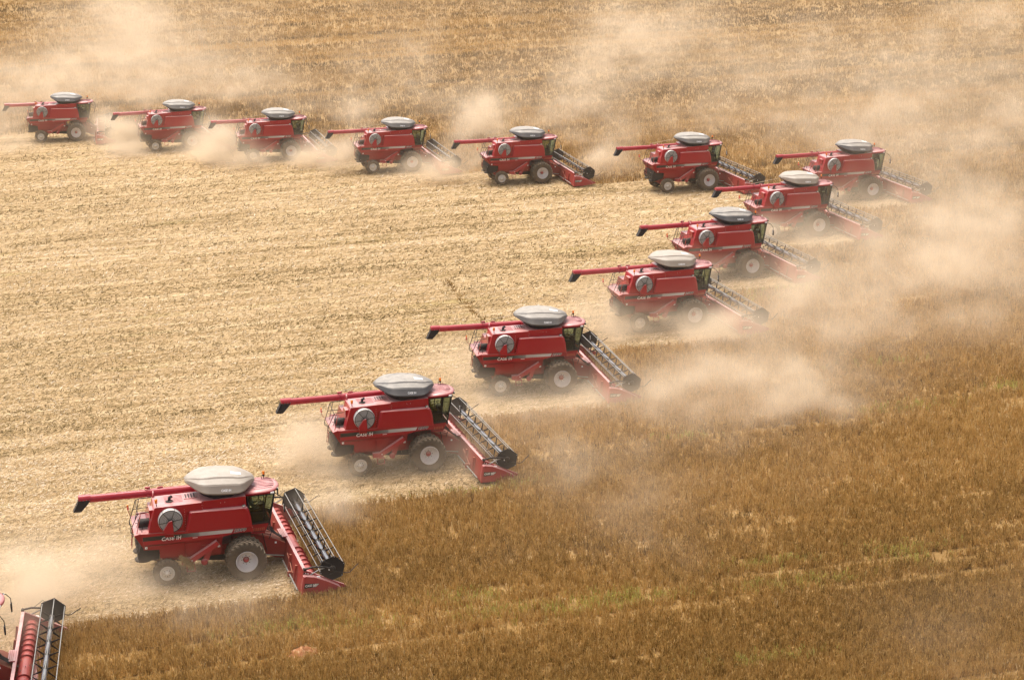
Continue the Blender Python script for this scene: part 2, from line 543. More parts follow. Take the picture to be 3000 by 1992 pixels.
    for rr_ in (.24, .30, .36, .42, .47):
        s.lathe([(rr_, -1.7365 + (rr_ - .12) * .056), (rr_ + .022, -1.7365 + (rr_ - .10) * .056)], (cx, 0, cz), M_screenring, 48)
    scr = s.build('air_screen', root)
    s = MB()
    s.tube([(cx + .53 * math.cos(a), -1.718, cz + .53 * math.sin(a)) for a in np.linspace(0, 2 * math.pi, 41)], .014, M_metalblk, 6)
    for k in range(6):
        a = k * math.pi / 3 + .12
        s.tube([(cx + .13 * math.cos(a), -1.745, cz + .13 * math.sin(a)), (cx + .53 * math.cos(a), -1.722, cz + .53 * math.sin(a))], .013, M_metalblk, 6)
        s.tube([(cx + .555 * math.cos(a), -1.70, cz + .555 * math.sin(a)), (cx + .568 * math.cos(a), -1.43, cz + .568 * math.sin(a))], .012, M_metalblk, 6)
    s.lathe([(.13, -1.74), (.13, -1.77), (.0, -1.775)], (cx, 0, cz), M_metalblk, 20)
    s.build('screen_spokes', scr)
    s = MB()
    s.prism([(-3.39, 3.24), (-3.23, 3.28), (-3.19, 2.60), (-3.62, 2.64), (-3.68, 2.82)], -1.50, -1.82, M_red, inset=(.03, .02))
    s.prism([(-3.60, 2.40), (-3.20, 2.37), (-3.20, 2.58), (-3.60, 2.62)], -1.44, -1.55, M_reddk)
    s.build('air_duct', scr)
    # ---- grain tank with its cover
    k = MB()
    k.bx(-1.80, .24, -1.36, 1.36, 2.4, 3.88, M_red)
    k.box((-.93, -1.366, 3.70), (.02, .02, .06), M_ref)
    k.box((-.74, -1.366, 3.70), (.02, .02, .06), M_ref)
    for z in np.arange(2.7, 3.9, .16):
        k.box((-1.72, -1.366, z), (.02, .012, .02), M_silver)
    tank = k.build('grain_tank', root, .015)
    k = MB()
    bot = [(-1.55, -.75), (-1.2, -1.22), (-.45, -1.22), (.02, -.75), (.02, .75), (-.45, 1.22), (-1.2, 1.22), (-1.55, .75)]
    rimx = list(np.linspace(-2.42, .82, 41))
    vs = [(x, y, 3.875) for x, y in bot]
    b2 = [(-1.66, -.85), (-1.28, -1.33), (-.4, -1.33), (.12, -.85), (.12, .85), (-.4, 1.33), (-1.28, 1.33), (-1.66, .85)]
    vs += [(x, y, 3.96) for x, y in b2]
    top = []
    for x, t in ((-2.30, -.9), (-1.55, -.985), (-.05, -.985), (.70, -.9), (.70, .9), (-.05, .985), (-1.55, .985), (-2.30, .9)):
        p_ = dome(x, t); top.append((p_.x, p_.y, dome(x, 1).z - .03))
    vs += top
    fs = []
    for r_ in range(2):
        for i in range(8):
            j = (i + 1) % 8
            fs.append((r_ * 8 + i, r_ * 8 + j, r_ * 8 + 8 + j, r_ * 8 + 8 + i))
    fs.append(tuple(range(7, -1, -1)))
    k.add(vs, fs, M_black)
    k.build('tank_extension', tank)
    k = MB()
    xs = [-2.42, -2.38, -2.3, -2.2, -2.05, -1.85, -1.6, -1.35, -1.1, -.8, -.5, -.25, 0, .25, .45, .6, .7, .78, .82]
    tp = [1, .985, .88, .84, .60, .555, .30, .12]
    ts = [-t for t in tp] + [0] + tp[::-1]
    vs = []; fs = []
    for x in xs:
        for t in ts:
            vs.append(dome(x, t) + Vector((0, 0, .012 * math.sin(x * 9 + t * 4) * (1 - abs(t)))))
    n = len(ts)
    bands = [(0, 2), (2, 3), (3, 4), (4, 5), (5, n - 6), (n - 6, n - 5), (n - 5, n - 4), (n - 4, n - 3), (n - 3, n - 1)]
    for j0, j1 in bands:                                           # sewn panels: each shaded smooth, seams crisp
        w0 = j1 - j0 + 1
        bv = [vs[i * n + j] for i in range(len(xs)) for j in range(j0, j1 + 1)]
        k.add(bv, [(i * w0 + j, (i + 1) * w0 + j, (i + 1) * w0 + j + 1, i * w0 + j + 1) for i in range(len(xs) - 1) for j in range(w0 - 1)], M_cover, True)
    # hanging hem
    hem = []; hf = []
    loop = [(x, -1) for x in xs] + [(x, 1) for x in xs[::-1]]
    for x, t in loop:
        p_ = dome(x, t); hem.append(p_ + Vector((0, .004 * (1 if t > 0 else -1), .004))); hem.append(p_ + Vector((0, 0, -.055)))
    m_ = len(loop)
    for i in range(m_):
        j = (i + 1) % m_
        hf.append((2 * i, 2 * j, 2 * j + 1, 2 * i + 1))
    k.add(hem, hf, M_cover, True)
    for side in (-1, 1):
        v_, f_, w_ = text_mesh('CASE IH', .085, .2, .03)
        kx = .46 / w_
        pts = []
        for a, b_ in v_:
            x = (-.86 + a * kx) if side < 0 else (-.40 - a * kx)
            t = .970 - b_ * .45
            pts.append(dome(x, t * side) + Vector((0, .010 * side, .008)))
        k.add(pts, f_, M_white)
    k.add([dome(x, t) + Vector((0, 0, .012)) for x, t in ((-.30, -.38), (.18, -.38), (.18, -.22), (-.30, -.22))], [(0, 1, 2, 3)], M_ref)
    cov = k.build('tank_cover', tank)
    # ---- cab
    k = MB()
    k.bx(.36, 1.36, -.92, .92, 2.16, 2.30, M_inside)
    k.prism([(.36, 2.285), (1.27, 2.285), (1.05, 1.78), (.40, 1.82)], -.94, .94, M_red)
    k.bx(.30, .38, -.95, .95, 2.28, 3.78, M_inside)
    k.bx(.95, 1.2, -.25, .25, 2.3, 2.95, M_inside)                 # steering column
    k.tube([(1.05, .22 * math.cos(a), 3.02 + .22 * math.sin(a) * .5) for a in np.linspace(0, 2 * math.pi, 17)], .018, M_black, 6)
    k.bx(.5, 1.0, -.75, -.45, 2.3, 2.85, M_inside)                 # right console
    k.box((.98, -.62, 3.02), (.06, .22, .16), M_inside)
    k.box((.90, -.90, 3.28), (.24, .012, .085), M_ref)             # paper on the window
    for side in (-1, 1):
        y = .955 * side
        k.tube([(1.30, y, 2.28), (1.64, y * .96, 3.78)], .04, M_black, 8)
        k.tube([(.40, y, 2.28), (.33, y, 3.78)], .045, M_black, 8)
        k.tube([(1.02, y, 2.30), (1.14, y, 3.78)], .022, M_black, 6)
        k.tube([(.40, y, 2.30), (1.32, y, 2.30)], .03, M_black, 6)
        k.bx(.36, 1.64, min(y, y * .97), max(y, y * .97), 3.66, 3.80, M_inside)
    cab = k.build('cab', root)
    for side in (-1, 1):
        w_ = MB(); y = .957 * side
        w_.add([(.41, y, 2.30), (1.305, y, 2.30), (1.62, y * .965, 3.74), (.35, y, 3.74)], [(0, 1, 2, 3)], M_glass)
        w_.build('side_window', cab)
        w_ = MB()
        yo = 1.03 * side
        for za, xa in ((2.86, 1.36), (2.37, 1.30)):
            w_.tube([(.30, 1.42 * side * .70, za + .03), (.34, yo, za + .02), (xa - .1, yo, za), (xa - .02, .97 * side, za + .05)], .015, M_metalblk, 6)
        w_.build('handrail', cab)
        w_ = MB()
        for i in range(7):
            w_.box((.52 + i * .085, .955 * side, 1.99 + .02), (.055, .03, .13), M_orange)
        w_.tube([(.40, .99 * side, 1.93), (1.12, .99 * side, 1.91)], .012, M_metalblk, 6)
        w_.build('access_step', cab)
        w_ = MB()                                                  # mirror on a bent arm in front of the roof corner
        w_.tube([(1.62, .98 * side, 3.74), (1.86, 1.10 * side, 3.62), (2.02, 1.16 * side, 3.40), (2.02, 1.16 * side, 2.95)], .018, M_metalblk, 6)
        w_.box((2.02, 1.16 * side, 3.06), (.05, .17, .27), M_black)
        w_.box((1.99, 1.16 * side, 3.06), (.012, .15, .24), M_silver)
        w_.box((2.02, 1.16 * side, 2.86), (.05, .15, .1), M_black)
        w_.build('mirror', cab)
    w_ = MB()
    ys = np.linspace(-.93, .93, 9)
    lo = [(1.30 + .12 * (1 - (y / .93) ** 2), y, 2.28) for y in ys]; hi = [(1.62 + .14 * (1 - (y / .93) ** 2), y, 3.76) for y in ys]
    w_.add(lo + hi, [(i, i + 1, 9 + i + 1, 9 + i) for i in range(8)], M_glass, True)
    w_.build('windshield', cab)
    # seat
    w_ = MB()
    w_.bx(.42, .92, -.25, .25, 2.55, 2.68, M_seat); w_.bx(.40, .52, -.24, .24, 2.68, 3.30, M_seat); w_.bx(.5, .8, -.15, .15, 2.3, 2.55, M_inside)
    w_.build('seat', cab, .02)
    # roof
    w_ = MB()
    def outline(ins):
        pts = [(.18 + ins * .3, -1.06 + ins), (1.10, -1.06 + ins)]
        for a in np.linspace(-math.pi / 2, math.pi / 2, 15):
            pts.append((1.18 + (.78 - ins) * math.cos(a), (1.06 - ins) * math.sin(a) * (1.0 if abs(math.sin(a)) < 1 else 1)))
        pts += [(1.10, 1.06 - ins), (.18 + ins * .3, 1.06 - ins)]
        return pts
    layers = [(.07, 3.735), (.01, 3.76), (.0, 3.82), (.03, 3.87), (.16, 3.925), (.5, 3.965)]
    vs = []; fs = []
    for ins, z in layers:
        vs += [(x, y, z) for x, y in outline(ins)]
    n = len(outline(0))
    for r_ in range(len(layers) - 1):
        for i in range(n):
            j = (i + 1) % n
            fs.append((r_ * n + i, r_ * n + j, (r_ + 1) * n + j, (r_ + 1) * n + i))
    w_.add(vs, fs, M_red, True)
    w_.add(vs[:n], [tuple(range(n))], M_inside)
    w_.add(vs[-n:], [tuple(range(n))], M_red)
    for i in range(9):                                             # pressed grooves, fanning out at the front
        y = (-.78 + i * .195)
        f_ = 1 + .0
        zt = lambda yy, xx: 3.972 - max(0, abs(yy) - .50) * .118 - max(0, xx - 1.35) * .06
        path = [(.24, y), (1.12, y * .98), (1.36, y * 1.04 if abs(y) < .5 else y * .93), (1.36 + .36 * math.sqrt(max(0, 1 - (y / .95) ** 2)), y * (1.10 if abs(y) < .5 else .88))]
        w_.tube([(x, yy, zt(yy, x)) for x, yy in path], .012, M_roofg, 4)
    for y in (-.62, .62):
        w_.box((1.80, y, 3.80), (.08, .22, .09), M_black); w_.box((1.845, y, 3.80), (.02, .19, .07), M_ref)
    for side in (-1, 1):
        w_.box((1.52, 1.00 * side, 3.765), (.16, .06, .07), M_ref)
    roof = w_.build('cab_roof', cab)
    w_ = MB()
    w_.tube([(1.24, .52, 3.93), (1.22, .52, 4.10), (1.30, .52, 4.17)], .014, M_metalblk, 6)
    w_.lathe([(0, .0), (.05, .0), (.055, .05), (.05, .06), (.055, .07), (.06, .20), (.045, .22), (0, .225)], (1.34, .52, 4.12), M_amber, 14, 'z')
    w_.lathe([(.05, -.03), (.056, .0), (.056, .055), (.05, .06)], (1.34, .52, 4.12), M_black, 14, 'z')
    w_.tube([(1.34, .52, 3.92), (1.34, .52, 4.12)], .015, M_metalblk, 6)
    w_.build('warning_beacon', cab)
    # ---- unloading auger folded back along the left side
    a = MB()
    root_p = Vector((-1.75, 1.28, 3.58)); tip = Vector((-7.20, 1.36, 3.66))
    dirv = (tip - root_p).normalized()
    fl = root_p + dirv * ((4.10 - 1.75) / abs(dirv.x))
    a.tube([root_p, fl], .205, M_auger, 24)
    a.tube([fl, tip], .185, M_auger, 24)
    a.lathe([(.19, -.02), (.25, -.02), (.25, .02), (.19, .02)], tuple(fl), M_auger, 24, 'x')
    a.box(tuple(fl + Vector((.02, 0, .27))), (.24, .10, .07), M_auger)
    a.box(tuple(fl + Vector((.62, 0, .23))), (.26, .08, .05), M_auger)
    a.tube([fl + Vector((.1, .1, .30)), root_p + Vector((-.1, .35, .52))], .013, M_rope, 6)
    a.tube([(-1.75, 1.28, 3.62), (-1.55, 1.28, 3.5), (-1.45, 1.28, 3.1), (-1.45, 1.30, 2.0)], .24, M_auger, 20)
    ag = a.build('unloading_auger', root)
    a = MB()
    for sy in (0,):
        pr = [(-6.72, 3.70), (-7.30, 3.70), (-7.34, 3.55), (-7.58, 3.12), (-7.22, 3.10), (-6.86, 3.47)]
        a.prism(pr, 1.36 - .20, 1.36 + .20, M_black)
    for i in range(4):
        a.box((-6.78 - i * .15, 1.155, 3.665), (.035, .02, .035), M_ref)
    a.tube([(-6.72, 1.36, 3.672), (-7.30, 1.36, 3.68)], .205, M_auger, 20)
    a.build('spout', ag, .02)
    # ---- rear platform with rails, air filter, ladder
    d = MB()
    d.prism([(-4.70, 2.64), (-4.30, 2.64), (-4.30, 2.56), (-4.98, 2.50), (-4.98, 2.57)], -1.36, 1.2, M_red)
    d.prism([(-4.98, 2.56), (-4.62, 1.9), (-4.55, 1.9), (-4.6, 2.56)], -1.36, 1.36, M_reddk)
    plat = d.build('rear_platform', root)
    for y, z1 in ((.75, 3.60), (-.35, 3.30)):
        r_ = MB()
        r_.tube([(-3.98, y, z1), (-4.62, y, z1 - .02), (-4.72, y, z1 - .08), (-5.08, y, 2.50), (-5.08, y, 2.36), (-5.0, y, 2.28), (-4.85, y, 2.27)], .020, M_metalblk, 8)
        r_.tube([(-4.05, y, z1 - .48), (-4.86, y, z1 - .50)], .016, M_metalblk, 6)
        r_.tube([(-4.55, y, z1 - .02), (-4.80, y, 2.6)], .016, M_metalblk, 6)
        r_.build('guard_rail', plat)
    r_ = MB()
    r_.tube([(-4.62, -1.15, 2.62), (-4.52, -1.15, 3.15), (-4.42, -1.15, 3.19), (-4.22, -1.15, 3.18)], .016, M_metalblk, 6)
    r_.tube([(-4.86, -1.15, 2.55), (-4.62, -1.15, 3.45), (-4.60, -.35, 3.28)], .020, M_reddk, 6)
    r_.tube([(-4.72, .75, 3.5), (-4.69, -.35, 3.2)], .016, M_metalblk, 6)
    r_.tube([(-5.06, .75, 2.5), (-5.06, -.35, 2.5)], .016, M_metalblk, 6)
    r_.tube([(-4.95, -1.1, 2.55), (-5.06, -.9, 2.35), (-5.05, -.4, 2.36)], .016, M_metalblk, 6)
    r_.build('guard_rail', plat)
    r_ = MB()
    r_.lathe([(0, -.32), (.19, -.32), (.21, -.28), (.21, .20), (.17, .24), (0, .24)], (-4.42, -.62, 2.88), M_metalblk, 20, 'x')
    r_.tube([(-4.2, -.62, 2.9), (-4.0, -.62, 3.0)], .08, M_metalblk, 10)
    r_.build('air_cleaner', plat)
    r_ = MB()
    for y in (-.1, .3):
        r_.tube([(-4.95, y, 2.55), (-5.10, y, 1.5)], .018, M_reddk, 6)
    for z in (1.6, 1.85, 2.1, 2.35):
        r_.tube([(-5.09 + (z - 1.5) * .13, -.1, z), (-5.09 + (z - 1.5) * .13, .3, z)], .016, M_reddk, 6)
    r_.build('ladder', plat)
    r_ = MB()
    r_.tube([(-4.85, 1.2, 2.50), (-5.0, 1.75, 2.50), (-5.05, 1.85, 2.66)], .016, M_reddk, 6)
    r_.box((-5.05, 1.85, 2.76), (.08, .15, .11), M_refred); r_.box((-5.05, 1.85, 2.90), (.07, .13, .10), M_amber)
    r_.build('tail_light', plat)
    # straw spreader under the rear
    r_ = MB()
    r_.prism([(-4.72, 1.92), (-4.90, 1.40), (-4.80, 1.12), (-3.95, 1.20), (-3.8, 1.8)], -1.1, 1.1, M_metalblk)
    for y in (-.55, .55):
        r_.lathe([(0, .06), (.40, .05), (.42, 0), (.40, -.04), (0, -.05)], (-4.62, y, 1.08), M_metalblk, 20, 'z')
    for q in range(5):
        r_.box((-4.86 - .02, -.9 + q * .45, 1.5), (.03, .3, .5), M_black)
    r_.build('straw_spreader', root)
    # ---- grain elevator on the right flank with pulley guard and step
    r_ = MB()
    def slab(p0, p1, w, y0, y1, m):
        dx, dz = p1[0] - p0[0], p1[1] - p0[1]; L_ = math.hypot(dx, dz); nx_, nz_ = -dz / L_ * w / 2, dx / L_ * w / 2
        r_.prism([(p0[0] + nx_, p0[1] + nz_), (p1[0] + nx_, p1[1] + nz_), (p1[0] - nx_, p1[1] - nz_), (p0[0] - nx_, p0[1] - nz_)], y0, y1, m)
    slab((-1.22, 1.86), (-2.66, 1.05), .22, -1.70, -1.42, M_red)
    slab((-1.55, 1.72), (-1.82, 1.05), .26, -1.56, -1.42, M_red)
    r_.lathe([(0, -1.60), (.15, -1.60), (.16, -1.56), (.16, -1.44), (0, -1.44)], (-1.90, 0, .96), M_red, 22)
    r_.bx(-2.95, -2.55, -1.66, -1.36, .98, 1.22, M_red)
    r_.box((-2.48, -1.715, 1.16), (.07, .01, .06), M_ref)
    r_.build('grain_elevator', root, .008)
    r_ = MB()
    for x in (-2.74, -2.38):
        r_.tube([(x, -1.70, .98), (x + .01, -1.72, .64)], .022, M_red, 4)
    r_.tube([(-2.75, -1.72, .65), (-2.36, -1.72, .64)], .022, M_red, 4)
    r_.bx(-2.76, -2.36, -1.74, -1.5, .94, .99, M_red)
    r_.build('mounting_step', root)
    # ---- feeder house
    r_ = MB()
    r_.prism([(.40, 1.72), (1.55, 1.32), (2.02, 1.05), (2.02, .30), (1.5, .38), (.40, .95)], -.66, .66, M_reddk)
    r_.prism([(.62, 1.70), (1.42, 1.42), (1.40, 1.38), (.60, 1.66)], -.62, .62, M_orange)
    for y in (-.4, 0, .4):
        r_.tube([(.65, y, 1.71), (1.40, y, 1.45)], .018, M_reddk, 5)
    r_.tube([(.92, -.70, 1.95), (1.12, -.72, .75)], .02, M_metalblk, 6)
    r_.tube([(1.25, -.72, 1.35), (1.45, -.75, 1.9), (1.30, -.8, 2.2)], .018, M_metalblk, 6)
    r_.tube([(.5, -.73, .7), (1.9, -.73, .45)], .03, M_bat, 8)
    r_.box((1.56, -.675, 1.14), (.10, .012, .10), M_ref)
    for q in range(7):                                             # hose bundle
        yq = -.55 + .05 * q
        r_.tube([(1.05, yq, 1.9 - .01 * q), (1.35, yq - .05, 1.72 + .03 * q), (1.65, yq + .03, 1.45), (1.95, yq, 1.25)], .016, M_metalblk, 6)
    r_.build('feeder_house', root, .008)
    # ---- cutting header
    HW = 4.78
    r_ = MB()
    r_.add([(2.10, -HW, 1.16), (1.90, -HW, .20), (2.95, -HW, .10), (2.10, HW, 1.16), (1.90, HW, .20), (2.95, HW, .10)], [(0, 3, 4, 1), (1, 4, 5, 2)], M_red)
    r_.add([(2.06, -HW, 1.16), (1.86, -HW, .16), (2.95, -HW, .07), (2.06, HW, 1.16), (1.86, HW, .16), (2.95, HW, .07)], [(0, 1, 4, 3), (1, 2, 5, 4)], M_reddk)
    r_.bx(1.94, 2.10, -HW, HW, .17, .30, M_reddk)
    for y in (-3.6, -2.2, 2.2, 3.6):
        r_.box((1.86, y, .62), (.10, .09, .9), M_reddk, Matrix.Rotation(R(11), 3, 'Y'))
    r_.tube([(1.72, -HW - .05, .36), (1.72, -1.2, .40)], .035, M_bat, 8)
    r_.bx(1.64, 1.84, -2.92, -2.82, .25, .5, M_reddk)
    r_.tube([(1.9, -1.6, .9), (1.85, -3.0, .45)], .03, M_reddk, 6)
    r_.box((1.99, .10, 1.27), (.30, 1.10, .05), M_red)
    for q in range(3):
        r_.box((1.91 + q * .07, .1, 1.298), (.02, 1.0, .012), M_reddk)
    for q in range(46):                                            # knife guards along the cutter bar
        y = -HW + .1 + q * (2 * HW - .2) / 45
        r_.add([(2.93, y - .02, .11), (2.93, y + .02, .11), (3.06, y, .09), (2.93, y, .07)], [(0, 1, 2), (1, 3, 2), (3, 0, 2)], M_metalblk)
    head = r_.build('header', root)
    r_ = MB()
    r_.bx(2.06, 2.21, -HW, HW, 1.15, 1.25, M_red)
    r_.build('top_beam', head, .01)
    for side in (-1, 1):
        r_ = MB()
        y0, y1 = HW * side, (HW + .24) * side
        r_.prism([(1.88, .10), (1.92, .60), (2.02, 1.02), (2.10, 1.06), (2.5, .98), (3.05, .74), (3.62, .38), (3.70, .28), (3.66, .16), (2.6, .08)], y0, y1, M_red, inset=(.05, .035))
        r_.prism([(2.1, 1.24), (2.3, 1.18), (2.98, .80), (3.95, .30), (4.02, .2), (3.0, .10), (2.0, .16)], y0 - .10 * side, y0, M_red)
        ye = (HW + .2425) * side
        def dec(pts, m, y):
            r_.add([(x, y, z) for x, z in pts], [tuple(range(len(pts)))], m)
        dec([(2.01, .46), (2.55, .475), (2.74, .62), (2.05, .70)], M_letterblk, ye)
        dec([(2.40, .49), (2.55, .49), (2.70, .61), (2.52, .635)], M_silver, ye + .002 * side)
        v_, f_, w__ = text_mesh('CASE IH', .105, .15, .03)
        kx = .48 / w__
        r_.add([((2.06 + a_ * kx) if side < 0 else (2.54 - a_ * kx), ye + .004 * side, .525 + b_ + .02 * a_ * 0) for a_, b_ in v_], f_, M_white)
        r_.box((2.72, (HW + .12) * side, .90), (.16, .10, .03), M_ref, Matrix.Rotation(R(20), 3, 'Y'))
        r_.build('crop_divider', head)
    r_ = MB()                                                      # feed auger with its flights
    r_.tube([(2.44, -HW + .02, .61), (2.44, HW - .02, .61)], .28, M_auger, 24)
    for side in (-1, 1):
        vs = []; fs = []
        nt_ = 15 * 16
        for i in range(nt_ + 1):
            t = i / nt_
            y = side * (HW - .06 - t * (HW - .75))
            an = side * t * 2 * math.pi * 7.5
            for rad in (.25, .355):
                vs.append((2.44 + rad * math.cos(an), y, .61 + rad * math.sin(an)))
        for i in range(nt_):
            fs.append((2 * i, 2 * i + 1, 2 * i + 3, 2 * i + 2))
        r_.add(vs, fs, M_auger, True)
    for q in range(14):
        an = q * 1.9; y = -.7 + q * .107
        r_.tube([(2.44, y, .61), (2.44 + .36 * math.cos(an), y, .61 + .36 * math.sin(an))], .014, M_bat, 5)
    r_.build('feed_auger', head)
    # ---- pickup reel
    rx, rz, RR = 3.40, 1.16, .56
    r_ = MB()
    r_.tube([(rx, -HW + .05, rz), (rx, HW - .05, rz)], .125, M_tube, 20)
    reel = r_.build('reel', root)
    YS = HW - .06
    sp = [-3.95, -2.63, -1.32, 0, 1.32, 2.63, 3.95]
    a0 = R(78)
    for y in sp:
        r_ = MB()
        r_.lathe([(.128, y - .09), (.145, y - .06), (.145, y + .06), (.128, y + .09)], (rx, 0, rz), M_metalblk, 18)
        for q in range(6):
            an = a0 + q * math.pi / 3
            ca, sa = math.cos(an), math.sin(an)
            px, pz = -sa, ca
            vs = [(rx + .11 * ca + .05 * px, y, rz + .11 * sa + .05 * pz), (rx + .11 * ca - .05 * px, y, rz + .11 * sa - .05 * pz), (rx + RR * ca - .014 * px, y, rz + RR * sa - .014 * pz), (rx + RR * ca + .014 * px, y, rz + RR * sa + .014 * pz)]
            v2 = [(a_, b_ + .015, c_) for a_, b_, c_ in vs]
            r_.add(vs + v2, [(0, 1, 2, 3), (4, 7, 6, 5), (0, 3, 7, 4), (1, 5, 6, 2), (2, 6, 7, 3)], M_metalblk)
        r_.build('reel_spider', reel)
    for q in range(6):
        an = a0 + q * math.pi / 3
        bx_, bz_ = rx + RR * math.cos(an), rz + RR * math.sin(an)
        r_ = MB()
        r_.tube([(bx_, -YS, bz_), (bx_, YS, bz_)], .021, M_bat, 6)
        nn = 66
        for i in range(nn):
            y = -YS + .07 + i * (2 * YS - .14) / (nn - 1)
            r_.add([(bx_, y - .012, bz_), (bx_, y + .012, bz_), (bx_ - .06, y + .008, bz_ - .26), (bx_ - .06, y - .008, bz_ - .26)], [(0, 1, 2, 3)], M_metalblk)
        r_.build('tine_bar', reel)
    for side in (-1, 1):
        r_ = MB()
        hexa = [(rx + (RR + .055) * math.cos(a0 + q * math.pi / 3), rz + (RR + .055) * math.sin(a0 + q * math.pi / 3)) for q in range(6)]
        r_.prism(hexa, YS * side, (YS + .03) * side, M_metalblk)
        if side < 0 or True:
            r_.lathe([(0, (YS + .12) * side), (.08, (YS + .12) * side), (.13, (YS + .10) * side), (.15, (YS + .03) * side)], (rx, 0, rz), M_black, 20)
            r_.box((rx - .12, (YS + .05) * side, rz - .02), (.13, .03, .09), M_ref)
            for (x_, z_) in hexa:
                r_.box((rx + (x_ - rx) * .92, (YS + .035) * side, rz + (z_ - rz) * .92), (.03, .02, .03), M_silver)
        r_.build('reel_end_plate', reel)
        r_ = MB()
        ya = (HW + .0 + .02) * side
        r_.tube([(2.12, ya, 1.30), (2.5, ya, 1.36), (3.0, ya, 1.30), (rx, ya, rz + .02)], .045, M_metalblk, 6)
        r_.tube([(2.35, ya, 1.0), (2.8, ya, 1.20), (3.05, ya, 1.26)], .028, M_bat, 6)
        r_.lathe([(0, (HW + .08) * side), (.07, (HW + .08) * side), (.07, (HW - .06) * side), (0, (HW - .06) * side)], (2.12, 0, 1.29), M_metalblk, 12)
        for q in range(4):
            r_.box((2.10 + q * .05, ya + .05 * side, 1.14 - q * .015), (.03, .03, .05), M_ref if q % 2 else M_metalblk)
        r_.tube([(2.6, ya + .03 * side, 1.36), (3.0, ya + .10 * side, 1.62), (3.35, ya + .14 * side, 1.42), (3.55, ya + .12 * side, 1.05), (3.2, ya + .1 * side, .95)], .012, M_metalblk, 5)
        r_.build('reel_arm', root)
        r_ = MB()
        r_.tube([(rx, (YS + .12) * side, rz - .1), (4.05, (HW + .02) * side, .88), (4.18, (HW + .02) * side, .90), (4.62, (HW - .12) * side, 1.22)], .020, M_metalblk, 6)
        r_.build('crop_rod', root)
    # the header and reel hang slightly askew to the axle
    def skew(o):
        if o.data is not None:
            for v_ in o.data.vertices:
                v_.co.x -= .042 * v_.co.y
        for ch in o.children:
            skew(ch)
    for o in list(root.children):
        if o.name.split('.')[0] in ('header', 'reel', 'reel_arm', 'crop_rod'):
            skew(o)
    # ---- wheels
    for side in (-1, 1):
        make_wheel(root, 'front_wheel', 0, 2.21 * side, .52, .95, .50, M_rim, True)
        make_wheel(root, 'front_wheel', 0, 1.62 * side, .52, .95, .50, M_rim, True)
        make_wheel(root, 'rear_wheel', -3.65, 1.66 * side, .38, .645, .335, M_rimw, False)
    return root

# pose of each machine: x, y, heading in degrees; label; canvas colour
GREY, DUSTG, BEIGE, DARK = (.080, .078, .080), (.125, .115, .105), (.25, .20, .155), (.050, .050, .055)
POSES = [
    ('N', -23.13, 74.47, 6.86, 'red combine cut off by the lower left corner, mostly header and reel in view', DUSTG),
    ('A', -13.18, 87.04, 13.91, 'largest whole red combine, beige tank cover, straw caught on its elevator', BEIGE),
    ('B', -5.14, 100.98, 14.53, 'red combine with grey tank cover, second whole one up the diagonal line', GREY),
    ('C', 2.53, 113.86, 10.29, 'red combine with a taupe tank cover, third whole one up the diagonal line', DUSTG),
    ('D', 11.59, 126.94, 14.59, 'red combine with a beige tank cover, fourth whole one up the diagonal line', BEIGE),
    ('E', 16.96, 139.54, 15.40, 'red combine with dark grey tank cover, fifth up the diagonal, rear wheel hidden', DARK),
    ('F', 23.74, 151.81, 15.07, 'red combine, sixth up the diagonal, auger spout crossing the header of another machine', BEIGE),
    ('G', 30.28, 164.34, 14.98, 'rightmost red combine, at the tip where the diagonal and the far row meet', GREY),
    ('H', 17.11, 170.32, 15.05, 'red combine free of dust, wheels crisp, first left of the tip in the far row', DUSTG),
    ('I', 2.78, 175.92, 12.74, 'red combine whose auger spout pales in a dust puff, its bright red crop divider clear', GREY),
    ('J', -9.24, 183.26, 12.85, 'red combine with dust across its side panel, fourth from left in the far row', DUSTG),
    ('K', -21.33, 190.99, 12.49, 'red combine with both wheels pale in dust, third from left in the far row', DUSTG),
    ('L', -32.20, 198.35, 16.50, 'red combine with header deep in dense dust, second from left in the far row', DUSTG),
    ('M', -45.11, 205.57, 8.87, 'leftmost red combine of the far row, its spout touching the left edge of the photo', GREY),
]
proto = make_combine()
MACH = {}
for i, (k, x, y, a, lab, cc) in enumerate(POSES):
    o = proto if i == 0 else copy_tree(proto)
    MACH[k] = o
    o.location = (x, y, 0)
    o.rotation_euler = (0, 0, R(a))
    tag(o, lab, 'combine harvester', 'red combine harvesters at work in two lines')
    for ch in o.children:
        for g in ch.children:
            if g.name.startswith('tank_cover'):
                g.color = (*cc, 1)

# ------------------------------------------------------------------ field layout: u along the rows, v across them
PHI = R(13.3)
CP, SP = math.cos(PHI), math.sin(PHI)
def to_uv(x, y):
    return x * CP + y * SP, -x * SP + y * CP
def to_xy(u, v):
    return u * CP - v * SP, u * SP + v * CP
STRIPS = sorted((to_uv(x, y)[1], to_uv(x, y)[0] + 2.95) for _, x, y, *_ in POSES)
VB = [STRIPS[0][0] - 4.9] + [(a[0] + b[0]) / 2 for a, b in zip(STRIPS, STRIPS[1:])] + [STRIPS[-1][0] + 4.9]
VBA = np.array(VB); UF = np.array([s[1] for s in STRIPS])
def crop_mask(u, v):
    i = np.clip(np.searchsorted(VBA, v) - 1, 0, len(UF) - 1)
    return (v < VBA[0]) | (v > VBA[-1]) | (u > UF[i])

def project(x, y, z):
    d = np.stack([x, y, z - CAM_H])
    zc = d[1] * math.cos(PITCH) - d[2] * math.sin(PITCH)
    vv = d[1] * math.sin(PITCH) + d[2] * math.cos(PITCH)
    X = d[0] * FPX / zc; Y = -vv * FPX / zc
    return 1500 + _c * X - _s * Y, 996 + _s * X + _c * Y, zc

